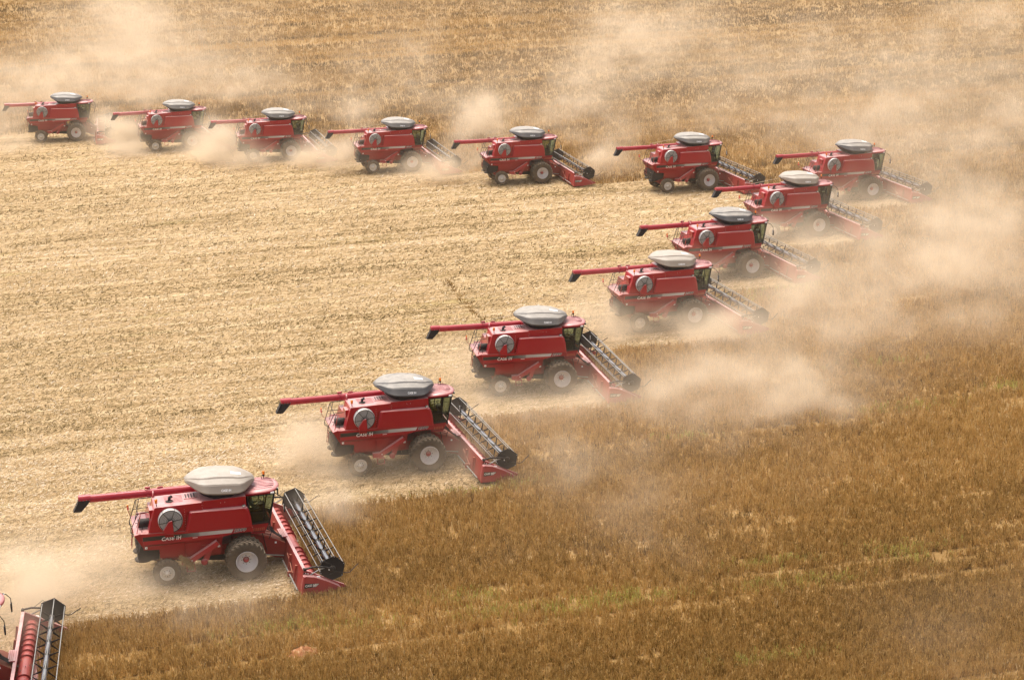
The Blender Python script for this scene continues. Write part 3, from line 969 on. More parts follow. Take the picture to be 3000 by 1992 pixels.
# ---- ground sheets
M_soil = mat('field_soil', (.2, .13, .07), .95, spec=.1)
_geo = N(M_soil, 'ShaderNodeNewGeometry').outputs['Position']
_na = noise(M_soil, _geo, .09, 5, .6); _nb = noise(M_soil, _geo, 2.2, 5, .7)
_m = math_(M_soil, 'ADD', math_(M_soil, 'MULTIPLY', _na, .5), math_(M_soil, 'MULTIPLY', _nb, .5))
LK(M_soil, ramp(M_soil, _m, [(.3, (.16, .090, .030)), (.5, (.27, .160, .058)), (.74, (.46, .31, .15))]), M_soil.node_tree.nodes['Principled BSDF'].inputs['Base Color'])

M_stub = mat('stubble_litter', (.5, .37, .22), .95, spec=.1)
_b = M_stub.node_tree.nodes['Principled BSDF']
_geo = N(M_stub, 'ShaderNodeNewGeometry').outputs['Position']
_mp = N(M_stub, 'ShaderNodeMapping', vector_type='TEXTURE'); _mp.inputs['Rotation'].default_value = (0, 0, PHI)
LK(M_stub, _geo, _mp.inputs['Vector'])
def stretched(sx_, sy_, detail, rough, scale=1.0):
    q = N(M_stub, 'ShaderNodeVectorMath', operation='MULTIPLY'); LK(M_stub, _mp.outputs[0], q.inputs[0]); q.inputs[1].default_value = (sx_, sy_, 1)
    return noise(M_stub, q.outputs[0], scale, detail, rough)
n_big = stretched(.05, .16, 4, .55)
n_row = stretched(.055, 1.0, 5, .65)
n_mid = stretched(.7, 2.2, 5, .7)
n_fine = stretched(6.0, 11.0, 3, .8)
tone = math_(M_stub, 'ADD', math_(M_stub, 'MULTIPLY', n_row, .42), math_(M_stub, 'ADD', math_(M_stub, 'MULTIPLY', n_mid, .38), math_(M_stub, 'ADD', math_(M_stub, 'MULTIPLY', n_fine, .20), math_(M_stub, 'MULTIPLY', n_big, .08))))
col = ramp(M_stub, tone, [(.38, (.085, .052, .020)), (.455, (.24, .155, .066)), (.53, (.38, .255, .128)), (.62, (.50, .365, .205)), (.74, (.63, .49, .32))])
n_gr = stretched(.06, .5, 3, .6)
gfac = math_(M_stub, 'MULTIPLY', math_(M_stub, 'SUBTRACT', n_gr, .60, True), 3.0, True)
col = mixc(M_stub, gfac, col, (.26, .22, .05))
LK(M_stub, col, _b.inputs['Base Color'])
_bp = N(M_stub, 'ShaderNodeBump'); _bp.inputs['Strength'].default_value = .6; _bp.inputs['Distance'].default_value = .12
LK(M_stub, math_(M_stub, 'ADD', math_(M_stub, 'MULTIPLY', n_fine, .5), n_mid), _bp.inputs['Height']); LK(M_stub, _bp.outputs[0], _b.inputs['Normal'])

g = MB()
g.add([(-3000, -500, 0), (3000, -500, 0), (3000, 5000, 0), (-3000, 5000, 0)], [(0, 1, 2, 3)], M_soil)
tag(g.build('ground'), kind='structure')
g = MB()
for i in range(len(UF)):
    q = [to_xy(-140, VB[i]), to_xy(UF[i], VB[i]), to_xy(UF[i], VB[i + 1]), to_xy(-140, VB[i + 1])]
    g.add([(x, y, .004) for x, y in q], [(0, 1, 2, 3)], M_stub)
tag(g.build('stubble_field'), kind='structure')

# ---- smooth value noise for placement and tint
def vnoise(x, y, seed, cell):
    r = np.random.default_rng(seed)
    G = r.random((256, 256))
    fx, fy = x / cell, y / cell
    ix, iy = np.floor(fx).astype(int), np.floor(fy).astype(int)
    tx, ty = fx - ix, fy - iy
    tx = tx * tx * (3 - 2 * tx); ty = ty * ty * (3 - 2 * ty)
    def g_(a, b): return G[b % 256, a % 256]
    return (g_(ix, iy) * (1 - tx) + g_(ix + 1, iy) * tx) * (1 - ty) + (g_(ix, iy + 1) * (1 - tx) + g_(ix + 1, iy + 1) * tx) * ty

def sample_ground(n, seed, power):
    """points spread over the part of the field the camera could see, denser close by"""
    r = np.random.default_rng(seed)
    y = (58 ** (1 - power) + r.random(n) * (345 ** (1 - power) - 58 ** (1 - power))) ** (1 / (1 - power))
    x = (r.random(n) * 2 - 1) * (y * .272 + 7)
    return x, y

def blades_object(name, P0, side, top, tint, material):
    """one quad per blade: base point, half width vector, tip vector"""
    n = len(P0)
    V = np.empty((n, 4, 3), np.float32)
    V[:, 0] = P0 - side; V[:, 1] = P0 + side; V[:, 2] = P0 + top + side * .45; V[:, 3] = P0 + top - side * .45
    me = bpy.data.meshes.new(name)
    me.vertices.add(4 * n); me.vertices.foreach_set('co', V.ravel())
    me.loops.add(4 * n); me.loops.foreach_set('vertex_index', np.arange(4 * n, dtype=np.int32))
    me.polygons.add(n); me.polygons.foreach_set('loop_start', np.arange(0, 4 * n, 4, dtype=np.int32))
    at = me.attributes.new('tint', 'FLOAT', 'FACE'); at.data.foreach_set('value', tint.astype(np.float32))
    me.materials.append(material)
    me.update()
    o = bpy.data.objects.new(name, me); COL.objects.link(o)
    tag(o, kind='stuff')
    return o

def leafy_material(name, stops, transl=.25):
    m = bpy.data.materials.new(name); m.use_nodes = True
    t = m.node_tree; t.nodes.clear()
    out = t.nodes.new('ShaderNodeOutputMaterial'); d = t.nodes.new('ShaderNodeBsdfDiffuse'); tr = t.nodes.new('ShaderNodeBsdfTranslucent'); mx = t.nodes.new('ShaderNodeMixShader')
    a = t.nodes.new('ShaderNodeAttribute'); a.attribute_name = 'tint'
    c = ramp(m, a.outputs['Fac'], stops)
    t.links.new(c, d.inputs[0]); t.links.new(c, tr.inputs[0]); mx.inputs[0].default_value = transl
    t.links.new(d.outputs[0], mx.inputs[1]); t.links.new(tr.outputs[0], mx.inputs[2]); t.links.new(mx.outputs[0], out.inputs[0])
    return m

# ---- standing crop
M_crop = leafy_material('ripe_crop', [(0, (.12, .068, .020)), (.25, (.33, .192, .056)), (.5, (.55, .335, .108)), (.72, (.66, .455, .195)), (.86, (.70, .54, .30)), (.93, (.42, .38, .09)), (1, (.50, .47, .12))], .38)
def ground_uv(px, py):
    """field coordinates of the ground seen at a pixel of the 3000 x 1992 photograph"""
    U, V = px - 1500, py - 996
    xx = _c * U + _s * V; yy = -_s * U + _c * V
    d = np.array([xx / FPX, math.cos(PITCH) - yy / FPX * math.sin(PITCH), -math.sin(PITCH) - yy / FPX * math.cos(PITCH)])
    t = CAM_H / -d[2]
    return to_uv(d[0] * t, d[1] * t)
WEEDS = [(1379, 1756), (1440, 1800), (1660, 1792), (1800, 1760), (1876, 1763), (2293, 1713), (2420, 1705), (2653, 1612), (2690, 1640), (2236, 1936), (2020, 1281), (2596, 1068), (2632, 1201), (2956, 1137), (1430, 1439), (2270, 1652), (820, 1850), (1060, 1838), (2160, 880), (2330, 850)]
WEEDS = [ground_uv(*p) for p in WEEDS]
MOUND = ground_uv(890, 1912)
def build_crop():
    n = 420000
    x, y = sample_ground(n, 3, 2.0)
    u, v = to_uv(x, y)
    keep = crop_mask(u, v)
    sc_ = np.hypot(x, y) / 80.0
    v2 = np.round(v / .5) * .5 + rng.normal(0, .10, n)
    v = np.where(sc_ < 1.9, v2, v)
    # wheel tracks left by the sprayer
    track = np.zeros(n, bool)
    wob = (vnoise(u, u * 0, 5, 14) - .5) * .8
    for tv in (66.0, 76.3, 78.7, 97.9, 100.2, 119, 121.4, 143, 145.3, 252, 254.3, 290, 292.3):
        track |= np.abs(v - tv - wob) < .18 + .30 * (vnoise(u, v * 0 + tv * 7, 8, 2.5) - .3)
    thin = vnoise(u * .5, v * 1.5, 21, 2.2) * .8 + .7 * vnoise(u, v, 22, .7)
    keep &= ~(track & (rng.random(n) < .8)) & ~((thin < .37) & (rng.random(n) < .75) & (sc_ < 2.0))
    x, y = to_xy(u, v)
    x, y, u, v, sc_, thin = (a[keep] for a in (x, y, u, v, sc_, thin))
    # a strip the machines missed, left standing in the stubble
    t_ = rng.random(75) * .62; ex = np.where(t_ < .62, 27.6, 27.6 + (t_ - .62) * 40); ev = np.where(t_ < .62, 124.5 + t_ / .62 * 12.5, 136.2 - (t_ - .62) * 3)
    ex = ex + rng.normal(0, .12, 75); ev = ev + rng.normal(0, .12, 75)
    xx, yy = to_xy(ex, ev)
    x = np.append(x, xx); y = np.append(y, yy); u = np.append(u, ex); v = np.append(v, ev); sc_ = np.append(sc_, np.hypot(xx, yy) / 80)
    n = len(x)
    patch = vnoise(u * .35, v, 31, 6) * .5 + vnoise(u * .3, v, 32, 22) * .5
    md = ((u - MOUND[0]) / .55) ** 2 + ((v - MOUND[1]) / .6) ** 2
    hide = md < 1
    x, y, u, v, sc_, patch = (a[~hide] for a in (x, y, u, v, sc_, patch)); n = len(x)
    gw = np.zeros(n, bool)
    for wu, wv in WEEDS:
        q = ((u - wu) / rng.uniform(1.2, 2.6)) ** 2 + ((v - wv) / rng.uniform(.4, .9)) ** 2
        gw |= rng.random(n) < .36 * np.exp(-q)
    far = np.clip((sc_ - 1.6) / 1.2, 0, 1)
    tint = .20 + patch * .40 + rng.normal(0, .13, n) * (1 - .75 * far) + far * (.42 * (vnoise(u * .03, v, 61, 1.4) - .5) + .30 * (vnoise(u * .04, v, 62, 5) - .5) - .21)
    tint = np.clip(tint, 0, .84)
    tint[~crop_mask(u, v)] = .18
    tint[gw] = rng.uniform(.90, 1.0, gw.sum())
    hgt = (.34 + .26 * patch) * rng.uniform(.65, 1.15, n)
    hgt[(~crop_mask(u, v))] *= .45
    K = 6                                             # stems and pods of each plant
    rp = lambda a: np.repeat(a, K)
    m = n * K
    X, Y_, S_, H = rp(x), rp(y), rp(sc_), rp(hgt) * rng.uniform(.55, 1.05, m)
    w = (.010 + .010 * rng.random(m)) * np.clip(S_, .8, 4) ** .95
    an = rng.random(m) * 2 * math.pi
    side = np.stack([np.cos(an) * w, np.sin(an) * w, np.zeros(m)], 1)
    lean = rng.normal(0, .075, (m, 2))
    top = np.stack([lean[:, 0], lean[:, 1], H], 1)
    pod = rng.random(m) < .4
    z0 = np.where(pod, H * rng.uniform(.3, .9, m), 0)
    top[pod] *= np.array([.35, .35, .19]); side[pod] *= 1.45
    sp = .045 * np.clip(S_, .9, 4) ** 1.3
    P0 = np.stack([X + rng.normal(0, 1, m) * sp, Y_ + rng.normal(0, 1, m) * sp, z0], 1)
    t2 = rp(tint); g2 = rp(gw)
    t2 = np.where(g2, t2, np.clip(t2 + rng.normal(0, .09, m) * np.clip(1.9 - .5 * S_, .35, 1), 0, .86))
    blades_object('soybean_crop', P0, side, top, t2, M_crop)
build_crop()

# ---- loose straw and short stalks on the harvested ground
M_straw = leafy_material('straw', [(0, (.095, .062, .022)), (.3, (.28, .195, .085)), (.6, (.48, .34, .19)), (.85, (.62, .485, .33)), (1, (.72, .60, .46))], .15)
def build_straw():
    n = 900000
    x, y = sample_ground(n, 5, 2.15)
    u, v = to_uv(x, y)
    keep = ~crop_mask(u, v) & (u > -135)
    x, y, u, v = x[keep], y[keep], u[keep], v[keep]
    n = len(x)
    sc_ = np.hypot(x, y) / 80.0
    an = rng.normal(PHI, 1.0, n)
    ln = rng.uniform(.06, .20, n) * np.clip(sc_, .9, 2.2)
    w = (.009 + .011 * rng.random(n)) * np.clip(sc_, .8, 3) ** .9
    tilt = np.abs(rng.normal(0, .22, n))
    stand = rng.random(n) < .07
    tilt[stand] = rng.uniform(.8, 1.5, stand.sum()); ln[stand] *= .6
    top = np.stack([np.cos(an) * np.cos(tilt) * ln, np.sin(an) * np.cos(tilt) * ln, np.sin(tilt) * ln], 1)
    side = np.stack([-np.sin(an) * w, np.cos(an) * w, .3 * w], 1)
    pile = vnoise(u * .12, v * 1.0, 51, 1.3)
    streak = vnoise(u * .07, v, 52, 1.1) * .6 + vnoise(u * .25, v, 53, .6) * .4
    dark = np.clip((.45 - streak) * 4.2, 0, 1) * np.clip(vnoise(u * .5, v, 54, 14) * 2.2 - .4, 0, 1)
    P0 = np.stack([x, y, .012 + .07 * pile * rng.random(n)], 1)
    cen = np.array([q[0] for q in STRIPS])
    dv = np.min(np.abs(np.abs(v[:, None] - cen[None, :]) - 1.75), axis=1)
    dark = np.clip(dark + .55 * np.exp(-(dv / .35) ** 2) * np.clip(vnoise(u * .12, v, 57, 3) * 2 - .5, 0, 1), 0, 1)
    tint = np.clip(.26 + .20 * (vnoise(u * .02, v, 58, 4.5) - .5) + .42 * pile - .50 * dark + rng.normal(0, .27, n), 0, 1)
    blades_object('straw_litter', P0, side, top, tint, M_straw)
build_straw()

# ---- straw caught on the nearest whole machine's elevator
def build_clump():
    r = np.random.default_rng(77)
    n = 1500
    b = MB()
    for i in range(n):
        g3 = np.clip(r.normal(0, 1, 3), -1.7, 1.7); p = Vector((-2.70 + .17 * g3[0], -1.76 + .07 * g3[1], 1.14 + .11 * g3[2] - .12 * g3[0]))
        if p.z > 1.32 - (p.x + 2.9) * -.2: pass
        d = Vector((r.normal(0, 1), r.normal(0, 1), r.normal(-.2, .8))).normalized() * r.uniform(.06, .16)
        s_ = Vector((d.z, .2, -d.x)).normalized() * .008
        b.add([p - s_, p + s_, p + d + s_ * .5, p + d - s_ * .5], [(0, 1, 2, 3)], M_clump)
    o = b.build('straw_clump')
    o.location = MACH['A'].location; o.rotation_euler = MACH['A'].rotation_euler
    tag(o, 'clump of golden straw caught on the elevator and step of the largest whole combine', 'straw')
M_clump = mat('golden_straw', (.46, .33, .16), .9, spec=.1)
build_clump()

# ---- drivers
M_skin = mat('skin', (.36, .20, .13), .6)
def build_driver():
    me = bpy.data.meshes.new('person')
    P = [(.62, 0, 2.72), (.56, 0, 2.95), (.55, 0, 3.18), (.57, 0, 3.30), (.60, 0, 3.42), (.62, 0, 3.50),
         (.56, -.2, 3.16), (.72, -.24, 2.94), (.94, -.16, 3.02), (.56, .2, 3.16), (.72, .24, 2.94), (.94, .16, 3.02),
         (1.0, -.13, 2.74), (1.12, -.13, 2.36), (1.24, -.13, 2.33), (1.0, .13, 2.74), (1.12, .13, 2.36), (1.24, .13, 2.33)]
    E = [(0, 1), (1, 2), (2, 3), (3, 4), (4, 5), (2, 6), (6, 7), (7, 8), (2, 9), (9, 10), (10, 11), (0, 12), (12, 13), (13, 14), (0, 15), (15, 16), (16, 17)]
    RAD = [.15, .14, .16, .065, .105, .08, .065, .05, .035, .065, .05, .035, .085, .055, .045, .085, .055, .045]
    me.from_pydata(P, E, [])
    o = bpy.data.objects.new('person', me); COL.objects.link(o)
    sk = o.modifiers.new('skin', 'SKIN')
    for v_, r_ in zip(me.skin_vertices[0].data, RAD):
        v_.radius = (r_, r_)
    me.skin_vertices[0].data[0].use_root = True
    o.modifiers.new('sub', 'SUBSURF').levels = 1
    bpy.context.view_layer.update()
    m2 = bpy.data.meshes.new_from_object(o.evaluated_get(bpy.context.evaluated_depsgraph_get()))
    bpy.data.objects.remove(o)
    m2.name = 'person'
    return m2
DM = build_driver()
def driver(key, color, label):
    me = DM.copy()
    sh = mat('driver_clothes', color, .85)
    me.materials.clear(); me.materials.append(sh); me.materials.append(M_skin)
    for p in me.polygons:
        c = p.center
        if c.z > 3.29 or (c.x > .86 and c.z > 2.9):
            p.material_index = 1
        p.use_smooth = True
    o = bpy.data.objects.new('person', me); COL.objects.link(o)
    o.location = MACH[key].location; o.rotation_euler = MACH[key].rotation_euler
    tag(o, label, 'person', 'drivers seated in the cabs')
driver('A', (.30, .36, .33), 'driver in pale clothes seated in the cab of the largest whole combine')
driver('B', (.42, .36, .05), 'driver in yellow seated in the cab behind the largest combine, second up the diagonal')
driver('C', (.10, .11, .10), 'driver in dark clothes seated in the third cab up the diagonal line')
driver('D', (.24, .32, .28), 'driver in pale green seated in the fourth cab up the diagonal line')
driver('H', (.03, .12, .38), 'driver in blue seated in the dust-free combine left of the tip')
driver('M', (.03, .04, .12), 'driver in navy seated in the leftmost cab of the far row')

# ---- reddish earth mound in the crop
def build_mound():
    r = np.random.default_rng(4)
    b = MB(); n = 24; rings = [(.0, .30), (.12, .27), (.24, .19), (.40, .09), (.6, -.02)]
    vs = []
    for rad, h in rings:
        for k in range(n):
            a = 2 * math.pi * k / n
            q = rad * (1 + .18 * math.sin(2 * a + 1) + r.normal(0, .05))
            vs.append((q * math.cos(a), q * math.sin(a), h + r.normal(0, .02)))
    fs = [(i * n + k, i * n + (k + 1) % n, (i + 1) * n + (k + 1) % n, (i + 1) * n + k) for i in range(len(rings) - 1) for k in range(n)]
    fs.append(tuple(range(n)))
    m = mat('red_earth', (.5, .2, .1), .95, spec=.1)
    b.add(vs, fs, m, True)
    o = b.build('earth_mound')
    tc = N(m, 'ShaderNodeTexCoord').outputs['Object']
    LK(m, ramp(m, noise(m, tc, 7, 5, .7), [(.3, (.16, .062, .024)), (.5, (.30, .125, .052)), (.7, (.50, .33, .18))]), m.node_tree.nodes['Principled BSDF'].inputs['Base Color'])
    x, y = to_xy(*MOUND)
    o.location = (x, y, 0)
    tag(o, 'small mound of reddish earth in the standing brown crop', 'earth mound')
build_mound()

# ---- chaff flying behind the straw spreaders
M_chaff = mat('chaff', (.72, .60, .40), .9, spec=.1)
def build_chaff():
    r = np.random.default_rng(9)
    P = []
    for k, o in MACH.items():
        if k == 'N': continue
        n = 420
        d = r.exponential(2.2, n)
        px = -4.9 - d; py = r.normal(0, .8, n) * (1 + .35 * d); pz = np.clip(1.0 + r.normal(0, .35, n) * (1 + .3 * d) - .08 * d, .03, 4)
        side_ = r.random(n) < .3
        px = np.where(side_, r.uniform(-5, -1, n), px); py = np.where(side_, r.normal(-2.1, .5, n), py); pz = np.where(side_, np.abs(r.normal(.4, .4, n)), pz)
        a = o.rotation_euler.z
        P.append(np.stack([o.location.x + px * math.cos(a) - py * math.sin(a), o.location.y + px * math.sin(a) + py * math.cos(a), pz], 1))
    P = np.concatenate(P); n = len(P)
    dv = r.normal(0, 1, (n, 3)); dv /= np.linalg.norm(dv, axis=1)[:, None]
    sd = np.cross(dv, r.normal(0, 1, (n, 3))); sd /= np.linalg.norm(sd, axis=1)[:, None]
    blades_object('flying_chaff', P, sd * r.uniform(.006, .014, (n, 1)), dv * r.uniform(.03, .11, (n, 1)), r.random(n), M_chaff)
build_chaff()

# ------------------------------------------------------------------ airborne dust: one density grid filled from the puffs below
def build_dust():
    mn = np.array([-72.0, 56.0, -.2]); mx = np.array([82.0, 330.0, 24.0]); cell = np.array([.62, .62, .48])
    nx, ny, nz = (np.round((mx - mn) / cell).astype(int) + 1)
    X = np.linspace(mn[0], mx[0], nx); Y = np.linspace(mn[1], mx[1], ny); Z = np.linspace(mn[2], mx[2], nz)
    D = np.zeros((nz, ny, nx), np.float32)
    r = np.random.default_rng(5)
    def fbm(seed, beta, sx_, sy_, sz_):
        rr = np.random.default_rng(seed)
        W = np.fft.rfftn(rr.standard_normal((nz, ny, nx)).astype(np.float32))
        kz = np.fft.fftfreq(nz, cell[2])[:, None, None] * sz_; ky = np.fft.fftfreq(ny, cell[1])[None, :, None] * sy_; kx = np.fft.rfftfreq(nx, cell[0])[None, None, :] * sx_
        k2 = np.sqrt(kx ** 2 + ky ** 2 + kz ** 2) + .035
        F = np.fft.irfftn(W * k2 ** (-beta / 2) * np.exp(-(k2 * .62) ** 2), s=(nz, ny, nx))
        return ((F - F.mean()) / F.std()).astype(np.float32)
    Nz = fbm(1, 3.3, 1, 1.0, .75)
    wisp = np.clip(np.exp(Nz * .72) * .78, 0, 4)
    vein = np.clip(1 - np.abs(fbm(2, 2.9, 1, 1, .7)) * .8, 0, 1) ** 2
    tex = wisp * (.60 + .85 * vein)
    def puff(px, py, rx, ry, tau, zc=None, depth=None):
        """puff seen at (px, py) of a 2361-wide view, rx by ry of its pixels, optical depth tau"""
        s = 3000 / 2361.0
        U = px * s - 1500; V = py * s - 996
        xx = _c * U + _s * V; yy = -_s * U + _c * V
        d = np.array([xx / FPX, math.cos(PITCH) - yy / FPX * math.sin(PITCH), -math.sin(PITCH) - yy / FPX * math.cos(PITCH)])
        dist = CAM_H / -d[2]
        for _ in range(6):
            sca = FPX / dist / s                    # view pixels per metre
            hz = ry / sca
            z_ = zc if zc is not None else .62 * hz
            dist = (CAM_H - z_) / -d[2]
        c_ = d * dist + np.array([0, 0, CAM_H])
        sx_ = rx / sca * .62; sz_ = ry / sca * .62; sy_ = depth if depth else min(max(sx_ * .8, 1.2), 9.0)
        lo = [max(0, int((c_[i] - 3 * (sx_, sy_, sz_)[i] - mn[i]) / cell[i])) for i in range(3)]
        hi = [min((nx, ny, nz)[i], int((c_[i] + 3 * (sx_, sy_, sz_)[i] - mn[i]) / cell[i]) + 2) for i in range(3)]
        if any(h <= l for h, l in zip(hi, lo)):
            return
        gx = np.exp(-.5 * ((X[lo[0]:hi[0]] - c_[0]) / sx_) ** 2); gy = np.exp(-.5 * ((Y[lo[1]:hi[1]] - c_[1]) / sy_) ** 2); gz = np.exp(-.5 * ((Z[lo[2]:hi[2]] - c_[2]) / sz_) ** 2)
        cosd = -d[2] / np.linalg.norm(d)
        sv = 1 / math.sqrt((1 - cosd ** 2) / sy_ ** 2 + cosd ** 2 / sz_ ** 2)
        D[lo[2]:hi[2], lo[1]:hi[1], lo[0]:hi[0]] += (1.08 * tau / (2.507 * sv) * gz[:, None, None] * gy[None, :, None] * gx[None, None, :]).astype(np.float32)
    for p in PUFFS:
        puff(*p)
    D *= tex
    D *= np.clip((Z[:, None, None] + .1) / .5, 0, 1)
    # thin veil everywhere, thicker to the far side
    Yv = np.clip((Y - 60) / 220, 0, 1)
    veil = .0006 + .0020 * Yv
    D += (veil[None, :, None] * np.exp(-np.clip(Z, 0, None) / 7.0)[:, None, None] * (.35 + tex * .9)).astype(np.float32)
    edge = np.ones_like(D[0]); 
    D[-1] = 0; D[:, 0] = 0; D[:, -1] = 0; D[:, :, 0] = 0; D[:, :, -1] = 0
    me = bpy.data.meshes.new('dust_cloud')
    me.vertices.add(D.size)
    at = me.attributes.new('dens', 'FLOAT', 'POINT'); at.data.foreach_set('value', D.ravel())
    o = bpy.data.objects.new('dust_cloud', me); COL.objects.link(o)
    tag(o, kind='stuff')
    m = bpy.data.materials.new('dust'); m.use_nodes = True
    t = m.node_tree; t.nodes.clear()
    out = t.nodes.new('ShaderNodeOutputMaterial'); pv = t.nodes.new('ShaderNodeVolumePrincipled')
    pv.inputs['Color'].default_value = (.97, .825, .63, 1)
    pv.inputs['Density'].default_value = 1.0
    pv.inputs['Anisotropy'].default_value = .0
    t.links.new(pv.outputs[0], out.inputs['Volume'])
    me.materials.append(m)
    ng = bpy.data.node_groups.new('dust_cloud', 'GeometryNodeTree')
    ng.interface.new_socket('Geometry', in_out='INPUT', socket_type='NodeSocketGeometry')
    ng.interface.new_socket('Geometry', in_out='OUTPUT', socket_type='NodeSocketGeometry')
    nd, lk = ng.nodes, ng.links
    gi = nd.new('NodeGroupInput'); go = nd.new('NodeGroupOutput'); vc = nd.new('GeometryNodeVolumeCube'); si = nd.new('GeometryNodeSampleIndex'); na = nd.new('GeometryNodeInputNamedAttribute')
    na.inputs['Name'].default_value = 'dens'; si.data_type = 'FLOAT'
    vc.inputs['Min'].default_value = mn; vc.inputs['Max'].default_value = mx
    for k_, v_ in zip(('Resolution X', 'Resolution Y', 'Resolution Z'), (nx, ny, nz)):
        vc.inputs[k_].default_value = int(v_)
    lk.new(gi.outputs[0], si.inputs['Geometry'])
    lk.new([q for q in na.outputs if q.enabled and q.name == 'Attribute'][0], [q for q in si.inputs if q.name == 'Value' and q.enabled][0])
    pos = nd.new('GeometryNodeInputPosition')
    cc = (mx - mn) / (np.array([nx, ny, nz]) - 1)
    last = pos.outputs[0]
    for op, val in (('SUBTRACT', mn), ('DIVIDE', cc), ('ADD', (.5, .5, .5)), ('FLOOR', None)):
        q = nd.new('ShaderNodeVectorMath'); q.operation = op; lk.new(last, q.inputs[0])
        if val is not None: q.inputs[1].default_value = tuple(float(z) for z in val)
        last = q.outputs[0]
    q = nd.new('ShaderNodeSeparateXYZ'); lk.new(last, q.inputs[0])
    def im(op, a, b):
        w = nd.new('FunctionNodeIntegerMath'); w.operation = op
        for k_, v_ in enumerate((a, b)):
            if isinstance(v_, int): w.inputs[k_].default_value = v_
            else: lk.new(v_, w.inputs[k_])
        return w.outputs[0]
    idx = im('ADD', im('MULTIPLY', im('ADD', im('MULTIPLY', q.outputs[2], int(ny)), q.outputs[1]), int(nx)), q.outputs[0])
    lk.new(idx, si.inputs['Index'])
    lk.new([q_ for q_ in si.outputs if q_.enabled][0], vc.inputs['Density'])
    sm = nd.new('GeometryNodeSetMaterial'); sm.inputs['Material'].default_value = m
    lk.new(vc.outputs[0], sm.inputs[0]); lk.new(sm.outputs[0], go.inputs[0])
    md = o.modifiers.new('dust', 'NODES'); md.node_group = ng

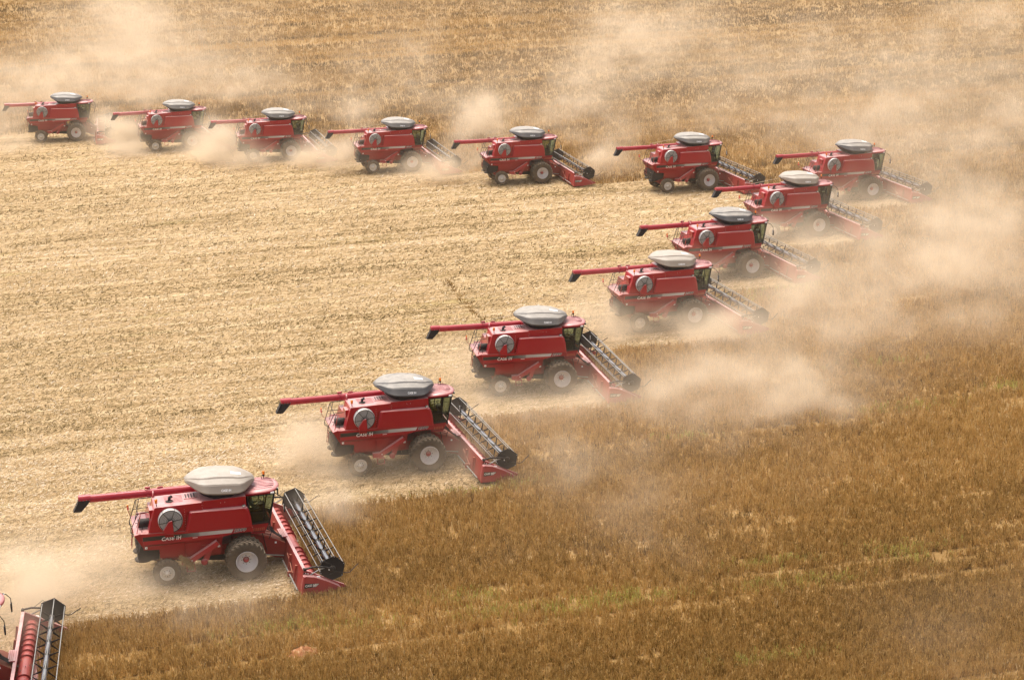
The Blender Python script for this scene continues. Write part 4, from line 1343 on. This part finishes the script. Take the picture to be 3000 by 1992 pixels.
PUFFS = [
    # nearest machines: straw dust blown out behind and under them
    (150, 1330, 190, 70, 1.0), (270, 1290, 80, 55, .9), (30, 1390, 110, 60, .8), (390, 1330, 80, 50, .3), (480, 1375, 260, 40, .16), (330, 1360, 90, 40, .5),
    (60, 1470, 50, 80, .45), (30, 1500, 40, 50, .4),
    (720, 1040, 80, 60, 1.3), (770, 1070, 70, 45, .7), (690, 1010, 60, 50, .6), (880, 1060, 150, 50, .2), (860, 1000, 150, 40, .25), (1000, 1095, 150, 40, .2), (1090, 1050, 70, 50, .3), (760, 1170, 90, 60, .45),
    (1190, 945, 150, 60, .5), (1080, 950, 90, 50, .6), (1060, 850, 80, 60, 1.2), (1100, 890, 60, 45, .8), (1210, 880, 150, 45, .3), (1400, 930, 120, 45, .5), (1340, 905, 80, 40, .4), (1550, 875, 180, 75, .42), (1600, 920, 200, 60, .22), (1780, 855, 260, 75, .34), (1900, 850, 200, 50, .3),
    (1380, 730, 80, 60, 1.1), (1410, 770, 70, 40, .6), (1500, 740, 150, 45, .25), (1700, 750, 130, 45, .3), (1860, 690, 150, 60, .7), (1640, 760, 100, 40, .6),
    (1720, 640, 130, 45, .35), (1860, 650, 110, 40, .25), (2010, 645, 170, 60, .32), (2100, 600, 190, 90, .42), (1600, 640, 70, 45, .8),
    (1830, 550, 150, 45, .4), (2010, 560, 120, 50, .25), (2150, 630, 180, 90, .5), (2220, 530, 110, 80, .5), (1740, 560, 60, 40, .8),
    (1990, 465, 150, 40, .3), (1900, 470, 60, 40, .5), (2230, 480, 110, 90, .45), (2320, 430, 80, 90, .45),
    (1440, 375, 50, 55, .9), (1420, 320, 50, 70, .5), (1390, 390, 40, 40, .5),
    (1085, 385, 60, 50, 1.2), (1105, 290, 60, 50, 1.3), (1112, 265, 45, 55, .8), (1135, 235, 40, 50, .4), (1060, 320, 40, 40, .7), (1400, 370, 50, 60, .5), (1150, 330, 40, 30, .3),
    (790, 370, 60, 45, .9), (1010, 395, 55, 35, 1.2), (880, 350, 70, 30, .35), (960, 400, 60, 30, .4), (1080, 350, 50, 60, .6),
    (520, 345, 60, 50, 1.4), (560, 370, 60, 35, .9), (735, 360, 50, 40, 1.1), (660, 365, 90, 30, .6), (820, 330, 40, 70, .5),
    (300, 320, 55, 45, 1.2), (500, 325, 60, 40, 1.6), (460, 350, 60, 30, 1.0), (290, 350, 60, 25, .5),
    (30, 295, 70, 55, 1.0), (245, 295, 45, 45, 1.0), (225, 310, 40, 30, .7), (20, 340, 60, 30, .5),
    (2330, 1480, 300, 160, .07), (1350, 1050, 260, 90, .28), (1650, 1000, 320, 70, .26), (2030, 730, 250, 60, .40), (2200, 740, 200, 100, .3), (1850, 930, 200, 50, .25), (1480, 1230, 260, 70, .12),
    # plumes drifting up behind the far row
    (270, 90, 72, 150, 0.70), (320, 60, 78, 138, 0.55), (200, 200, 208, 75, 0.78), (60, 205, 117, 62, 0.78), (450, 215, 156, 62, 0.55), (330, 150, 117, 100, 0.62), (150, 140, 104, 62, 0.27),
    (570, 190, 104, 88, 0.27), (700, 240, 104, 62, 0.31), (860, 170, 78, 138, 0.23), (970, 130, 52, 75, 0.27), (830, 250, 78, 62, 0.31),
    (1350, 200, 117, 100, 0.47), (1260, 250, 104, 75, 0.51), (1450, 90, 78, 75, 0.47), (1500, 140, 78, 75, 0.35), (1580, 60, 78, 62, 0.23), (1160, 250, 78, 62, 0.31),
    (1700, 150, 260, 112, 0.23), (1900, 260, 260, 88, 0.35), (1760, 240, 117, 75, 0.31), (2090, 230, 195, 112, 0.35), (2250, 160, 143, 200, 0.31), (2330, 80, 78, 162, 0.27), (1500, 280, 117, 62, 0.39), (1650, 290, 104, 50, 0.31), (2000, 300, 260, 50, 0.31), (2200, 330, 208, 88, 0.31),
    (300, 20, 91, 88, 0.47), (420, 120, 78, 112, 0.39), (520, 60, 91, 75, 0.23), (130, 60, 78, 75, 0.20), (1000, 230, 78, 75, 0.31), (1370, 130, 78, 112, 0.39), (1300, 300, 91, 62, 0.47), (1560, 180, 104, 112, 0.27), (1850, 120, 78, 112, 0.20), (2020, 140, 78, 112, 0.23), (2150, 120, 65, 150, 0.20), (2300, 280, 130, 100, 0.31), (1950, 330, 195, 62, 0.31), (2120, 390, 195, 75, 0.31), (2250, 600, 156, 112, 0.31), (2330, 520, 104, 125, 0.31),
    (2180, 650, 300, 220, .24), (1930, 800, 330, 120, .18), (2180, 330, 300, 180, .22), (600, 140, 450, 110, .10), (1500, 180, 550, 110, .14), (2150, 120, 350, 140, .14),
]
build_dust()
